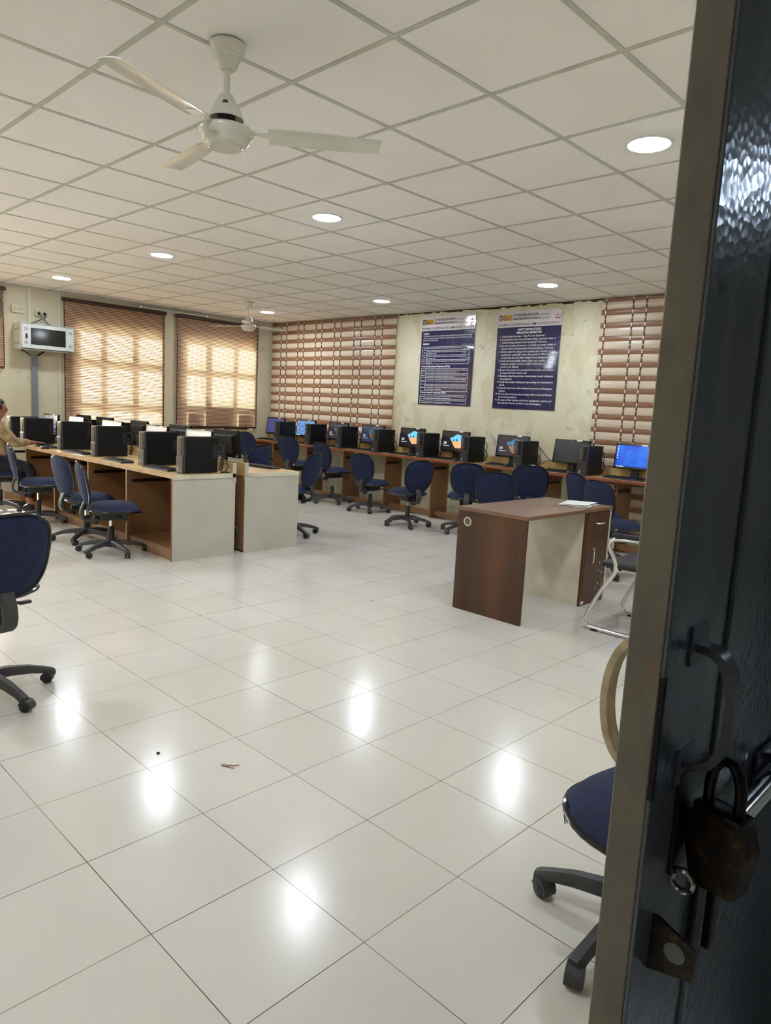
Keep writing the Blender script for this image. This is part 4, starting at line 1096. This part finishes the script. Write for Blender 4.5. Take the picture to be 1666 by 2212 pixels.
# ------------------------------------------------------------------ door leaf at the doorway
YD = .627
dl_ = struct('door_1', B().box(XD0, XD1-.004, YD, DOOR_Y1-.035, .008, DOOR_Z-.03, .0015), M['door_edge'])
f = B()
f.box(XD1-.004, XD1, YD+.0005, YD+.150, .010, DOOR_Z-.032, .001)
for z0_, z1_ in ((.010, .16), (DOOR_Z-.16, DOOR_Z-.032)): f.box(XD1-.004, XD1, YD+.150, DOOR_Y1-.13, z0_, z1_, .001)
f.box(XD1-.004, XD1, DOOR_Y1-.13, DOOR_Y1-.037, .010, DOOR_Z-.032, .001)
f.box(XD1-.0045, XD1-.0035, YD+.150, DOOR_Y1-.13, .16, DOOR_Z-.16)
obj('outer_face', f, M['door_face'], dl_, False)
mo_ = B()
for y_ in (YD+.153, DOOR_Y1-.148): mo_.box(XD1-.0036, XD1+.004, y_, y_+.016, .163, DOOR_Z-.163, .003)
obj('panel_moulding', mo_, M['door_face'], dl_, False)
obj('edge_slot', B().box(XD1-.004, XD1+.0006, YD-.0004, YD+.006, 1.035, 1.155), M['dark_hole'], dl_, False)
# D handles on both faces, through-bolts on the room side
def dhandle(x, sgn, zc, yc, hh, out, mat, nme):
    h = B()
    pts = [(out*max(0, math.cos(q/24*PI-PI/2))**.55, hh*math.sin(PI/2-q/24*PI)) for q in range(25)]
    rings = []
    for i, (u, v) in enumerate(pts):
        a = Vector(pts[max(i-1, 0)]); b = Vector(pts[min(i+1, len(pts)-1)]); d = (b-a).normalized(); nn = Vector((-d.y, d.x))
        P = Vector((u, v)); w = .011; th = .0042
        rings.append([(x+sgn*q[0], yc+s*w, zc+q[1]) for s, q in ((-1, P-nn*th), (1, P-nn*th), (1, P+nn*th), (-1, P+nn*th))])
    h.loops(rings)
    return obj(nme, h, mat, dl_)
hd = dhandle(XD0, -1, 1.073, .752, .080, .072, M['beige_paint'], 'inner_handle')
hd = dhandle(XD1, 1, 1.112, .70, .060, .040, M['blue_metal'], 'outer_handle')
obj('handle_plate', B().box(XD1-.001, XD1+.003, .678, .722, 1.155, 1.195, .001).box(XD1-.001, XD1+.003, .678, .722, 1.03, 1.07, .001), M['blue_metal'], hd, False)
for z_ in (.957, .915, .812):
    obj('through_bolt', B().cyl((XD0+.01, .752, z_), (XD0-.052, .752, z_), .0058, 12), M['beige_paint'], dl_)
# sliding bolt
bo = obj('sliding_bolt', B().cyl((XD1+.020, .81, .94), (XD1+.020, 1.25, .94), .0125, 18), M['chrome'], dl_)
obj('bolt_bracket', B().tube([(XD1, .985, .92), (XD1+.02, .985, .916), (XD1+.037, .985, .925), (XD1+.04, .985, .94), (XD1+.037, .985, .955), (XD1+.02, .985, .964), (XD1, .985, .96)], .006, 8).box(XD1-.001, XD1+.003, .96, 1.2, .91, .97, .001), M['blue_metal'], bo)
obj('hasp_tongue', B().box(XD1+.002, XD1+.008, .772, .798, .785, .93, .002).box(XD1+.002, XD1+.012, .822, .842, .775, .92, .002), M['dark_metal'], bo, False)
ey = obj('ring_screw', B().tube([(XD1+.012+.011*math.cos(a), .70, .925+.011*math.sin(a)) for a in [2*PI*k/16 for k in range(16)]], .0035, 8, True).cyl((XD1-.002, .70, .925), (XD1+.004, .70, .925), .006, 10), M['chrome'], dl_)
obj('hasp_base', B().box(XD1-.001, XD1+.004, .69, .765, .93, 1.04, .002).cyl((XD1+.002, .735, .975), (XD1+.012, .735, .975), .012, 14), M['dark_metal'], dl_, False)
lp = B(); ring_o = [(-.001, .062), (.006, .062), (.046, .046), (.044, .014), (-.001, .002)]
lp.loops([[(XD1+a, .665, .836+b) for a, b in ring_o], [(XD1+a, .669, .836+b) for a, b in ring_o]])
pl = obj('latch_plate', lp, M['rust'], dl_, False)
obj('plate_hole', B().cyl((XD1+.025, .6645, .870), (XD1+.025, .6652, .870), .0105, 20), M['tray_grey'], pl)
# padlock hangs from the hasp
t = thing('padlock', 'rusty dark padlock hanging from the hasp on the blue door', 'padlock', (XD1+.036, .725, .952), math.radians(-104))
hexo = [(-.026, -.012), (-.034, .018), (-.024, .050), (.024, .050), (.034, .018), (.026, -.030), (-.02, -.036)]
lk = B(); lk.loops([[(-.013, u*.8, v) for u, v in hexo], [(-.015, u, v) for u, v in hexo], [(.012, u, v) for u, v in hexo], [(.015, u*.86, v*.9+.001) for u, v in hexo]])
obj('lock_body', lk, M['rust'], t, False)
obj('shackle', B().tube([(0, -.017, .045), (0, -.017, .075), (0, -.014, .092), (0, -.006, .102), (0, .004, .102), (0, .012, .092), (0, .016, .075), (0, .016, .045)], .0058, 12), M['dark_metal'], t)
obj('top_collar', B().box(-.014, .014, -.026, .026, .046, .054, .003), M['dark_metal'], t)
# door frame
fr = B().box(XE-.02, XE+.17, DOOR_Y1-.032, DOOR_Y1+.02, 0, DOOR_Z+.02).box(XE-.02, XE+.17, DOOR_Y0-.02, DOOR_Y0+.032, 0, DOOR_Z+.02).box(XE-.02, XE+.17, DOOR_Y0+.032, DOOR_Y1-.032, DOOR_Z-.025, DOOR_Z+.02)
struct('trim_4', fr, M['door_face'])
# corridor light
t = thing('corridor_light', 'round light on the corridor ceiling outside the doorway', 'ceiling light', (1.06, 4.31, CEIL))
obj('rim', B().ring([(.085, .004), (.1, .004), (.1, -.01), (.085, -.012)], 32), M['led_rim'], t)
obj('diffuser', B().lathe([(0, .002), (.085, .002), (.085, -.008), (0, -.009)], 32), M['led_c'], t)

# ------------------------------------------------------------------ the person at the last computers
def skinned(name, verts, edges, radii, mat, parent=None, sub=2, root=0):
    me = bpy.data.meshes.new(name); me.from_pydata([Vector(v) for v in verts], edges, [])
    o = bpy.data.objects.new(name, me); COL.objects.link(o)
    md = o.modifiers.new('skin', 'SKIN'); md.use_smooth_shade = True; md.branch_smoothing = .4
    for i, r in enumerate(radii):
        sv = me.skin_vertices[0].data[i]; sv.radius = r if isinstance(r, tuple) else (r, r); sv.use_root = (i == root)
    o.modifiers.new('sub', 'SUBSURF').levels = sub; o.modifiers['sub'].render_levels = sub
    dg = bpy.context.evaluated_depsgraph_get(); dg.update()
    m2 = bpy.data.meshes.new_from_object(o.evaluated_get(dg)); bpy.data.objects.remove(o); bpy.data.meshes.remove(me)
    m2.polygons.foreach_set('use_smooth', [True]*len(m2.polygons))
    m2.materials.clear(); m2.materials.append(mat)
    o = bpy.data.objects.new(name, m2); COL.objects.link(o)
    if parent is not None: o.parent = parent
    return o
PX, PYY = -8.765, 2.665
pr = thing('person', 'person in a beige knitted cardigan sitting at the last computers, hands forward on the desk', 'person', (PX, PYY, 0))
# local frame: +y faces the desk, x across
V, Ed, Ra = [], [], []
def add(p, r, to=None):
    V.append(p); Ra.append(r)
    if to is not None: Ed.append((to, len(V)-1))
    return len(V)-1
pel = add((0, 0, .56), .11); ab = add((0, .0, .68), (.13, .10), pel); ch_ = add((0, .015, .84), (.15, .105), ab); sh = add((0, .01, .965), (.07, .05), ch_)
nk = add((0, .02, 1.035), .046, sh); nk2 = add((0, .035, 1.075), .045, nk)
jaw = add((0, .062, 1.115), (.055, .062), nk2); hdm = add((0, .058, 1.175), (.072, .088), jaw); crn = add((0, .045, 1.235), (.066, .078), hdm); tp_ = add((0, .04, 1.27), (.035, .04), crn)
for s in (-1, 1):
    a = add((s*.15, .01, .945), .045, sh); el = add((s*.21+(-.03 if s > 0 else 0), .16, .79), .042, a)
    wx = -.16 if s < 0 else .06
    wr = add((wx, .36, .795), .028, el); pm = add((wx-.012, .43, .792), (.034, .016), wr)
    for q in range(4):
        fx = wx-.034+.018*q; L = (.062, .074, .078, .064)[q]
        f1 = add((fx, .463, .792), .0085, pm); f2 = add((fx+.001*q, .463+L*.55, .787), .008, f1); add((fx+.001*q, .463+L, .772), .007, f2)
    th0 = add((wx+(.03 if s < 0 else -.045), .42, .785), .011, wr); th1 = add((wx+(.046 if s < 0 else -.06), .455, .776), .009, th0); add((wx+(.05 if s < 0 else -.062), .48, .770), .008, th1)
    hp = add((s*.085, .04, .545), .095, pel); kn = add((s*.11, .34, .50), .064, hp); an = add((s*.11, .32, .10), .042, kn); add((s*.115, .44, .045), .036, an)
body = skinned('body', V, Ed, Ra, M['skin'], pr)
# face details moved into the one body mesh
bm = bmesh.new(); bm.from_mesh(body.data)
for v in bm.verts:
    x, y, z = v.co
    if z > 1.09 and y > .05:
        nose = math.exp(-((x/.014)**2+((z-1.155)/.022)**2)); brow = math.exp(-((x/.04)**2+((z-1.192)/.012)**2)); lips = math.exp(-((x/.022)**2+((z-1.118)/.009)**2)); chin = math.exp(-((x/.025)**2+((z-1.088)/.014)**2))
        eye = sum(math.exp(-(((x-s*.03)/.013)**2+((z-1.178)/.010)**2)) for s in (-1, 1))
        v.co.y += .026*nose+.006*brow+.008*lips+.012*chin-.010*eye
bm.to_mesh(body.data); bm.free()
for s in (-1, 1):
    obj('eye', B().lathe([(.001, -.007), (.005, -.005), (.007, 0), (.005, .005), (.001, .007)], 12, c=(s*.03, .122, 1.178)), M['hair'], pr)
    obj('ear', B().lathe([(.001, -.028), (.012, -.018), (.015, .0), (.014, .016), (.001, .03)], 12, c=(s*.073, .035, 1.165)), M['skin'], pr)
Vh, Eh, Rh = V, Ed, Ra
hr = B()
ringsH = []
for k in range(10):
    a = k/9*PI*.62
    ringsH.append([(.083*math.sin(a)*math.cos(p), .035-.012*math.cos(a)+.098*math.sin(a)*math.sin(p)-(.03 if math.sin(p) > .3 and a > 1.1 else 0), 1.195+.103*math.cos(a)) for p in [2*PI*q/24 for q in range(24)]])
hr.loops(ringsH)
hr.tube([(0, -.03, 1.20), (0, -.07, 1.175), (0, -.088, 1.14), (0, -.085, 1.10), (0, -.07, 1.085)], [.02, .034, .038, .03, .012], 12)
obj('hair', hr, M['hair'], pr)
Vc = [(0, 0, .58), (0, 0, .70), (0, .012, .84), (0, .004, .965), (0, .015, 1.035)]
Ec = [(0, 1), (1, 2), (2, 3), (3, 4)]; Rc = [(.17, .14), (.165, .13), (.175, .13), (.155, .11), (.075, .07)]
for s in (-1, 1):
    n0 = len(Vc); wx = -.16 if s < 0 else .06
    Vc += [(s*.165, .01, .96), (s*.212+(-.03 if s > 0 else 0), .16, .79), (wx*.9+s*.008, .345, .797)]; Rc += [.082, .058, .042]; Ec += [(3, n0), (n0, n0+1), (n0+1, n0+2)]
skinned('cardigan', Vc, Ec, Rc, M['knit'], pr)
for s in (-1, 1): obj('shoe', B().loops([[(s*.113+u*.045*k, .36+v*.12*k, z) for u, v in [(math.cos(2*PI*q/16), math.sin(2*PI*q/16)) for q in range(16)]] for z, k in ((0.0, .95), (.03, 1.0), (.065, .85), (.085, .5))]), M['plastic'], pr)
Vt = [(0, 0, .56), (.088, .04, .55), (.112, .345, .502), (.112, .322, .13), (-.088, .04, .55), (-.112, .345, .502), (-.112, .322, .13)]
skinned('trousers', Vt, [(0, 1), (1, 2), (2, 3), (0, 4), (4, 5), (5, 6)], [.125, .108, .076, .06, .108, .076, .06], M['trousers'], pr)

# ------------------------------------------------------------------ small marks on the floor
tag(obj('bottle_cap', B().lathe([(.001, 0), (.007, 0), (.007, .004), (.001, .005)], 14, c=(-2.412, 1.292, .0005)), M['gloss_black']), 'small dark button-like disc lying on the floor tiles', 'litter')

lt = B(); ra = random.Random(4)
for k in range(7):
    x0, y0, a_ = ra.uniform(-.02, .02), ra.uniform(-.012, .012), ra.uniform(-.5, .5)
    lt.tube([(x0, y0, .002), (x0+.018*math.cos(a_), y0+.018*math.sin(a_), .003), (x0+.035*math.cos(a_+.4), y0+.035*math.sin(a_+.4), .002)], .0014, 5)
o_ = tag(obj('straw_scrap', lt, M['desk_side']), 'tiny brown scrap of straw bits on a floor tile near the dark disc', 'litter'); o_.location = (-2.17, 1.443, 0); o_.rotation_euler = (0, 0, .2)

# ------------------------------------------------------------------ light from outside
w = bpy.data.worlds.new('sky'); SC.world = w; w.use_nodes = True
bg = w.node_tree.nodes['Background']
sk = w.node_tree.nodes.new('ShaderNodeTexSky'); sk.sky_type = 'NISHITA'; sk.sun_disc = False
sk.sun_elevation = math.radians(38); sk.sun_rotation = math.radians(-95); sk.air_density = 1.2; sk.dust_density = 3
w.node_tree.links.new(sk.outputs[0], bg.inputs['Color']); bg.inputs['Strength'].default_value = 1.0
sd = bpy.data.lights.new('sun', 'SUN'); sd.energy = 12; sd.angle = math.radians(.6); sd.color = (1, .91, .81)
so_ = bpy.data.objects.new('sun', sd); COL.objects.link(so_)
so_.rotation_euler = Vector((1, .22, -.74)).to_track_quat('-Z', 'Y').to_euler()

# ------------------------------------------------------------------ camera
cd = bpy.data.cameras.new('camera'); cam = bpy.data.objects.new('camera', cd); COL.objects.link(cam); SC.camera = cam
F_PX = 1521.5; yaw, pit, roll = .7653, -.1439, .0525
cd.sensor_fit = 'HORIZONTAL'; cd.sensor_width = 36; cd.lens = F_PX*36/1666; cd.clip_start = .02; cd.clip_end = 200
fw = Vector((-math.sin(yaw)*math.cos(pit), math.cos(yaw)*math.cos(pit), math.sin(pit)))
rt = Vector((math.cos(yaw), math.sin(yaw), 0)); up = rt.cross(fw)
r2 = math.cos(roll)*rt+math.sin(roll)*up; u2 = -math.sin(roll)*rt+math.cos(roll)*up
cam.matrix_world = Matrix(((r2.x, u2.x, -fw.x, 0), (r2.y, u2.y, -fw.y, 0), (r2.z, u2.z, -fw.z, CAMZ), (0, 0, 0, 1)))
SC.view_settings.view_transform = 'Standard'; SC.view_settings.look = 'None'
SC.view_settings.exposure = 1.28; SC.view_settings.gamma = 1.0; SC.view_settings.use_curve_mapping = False
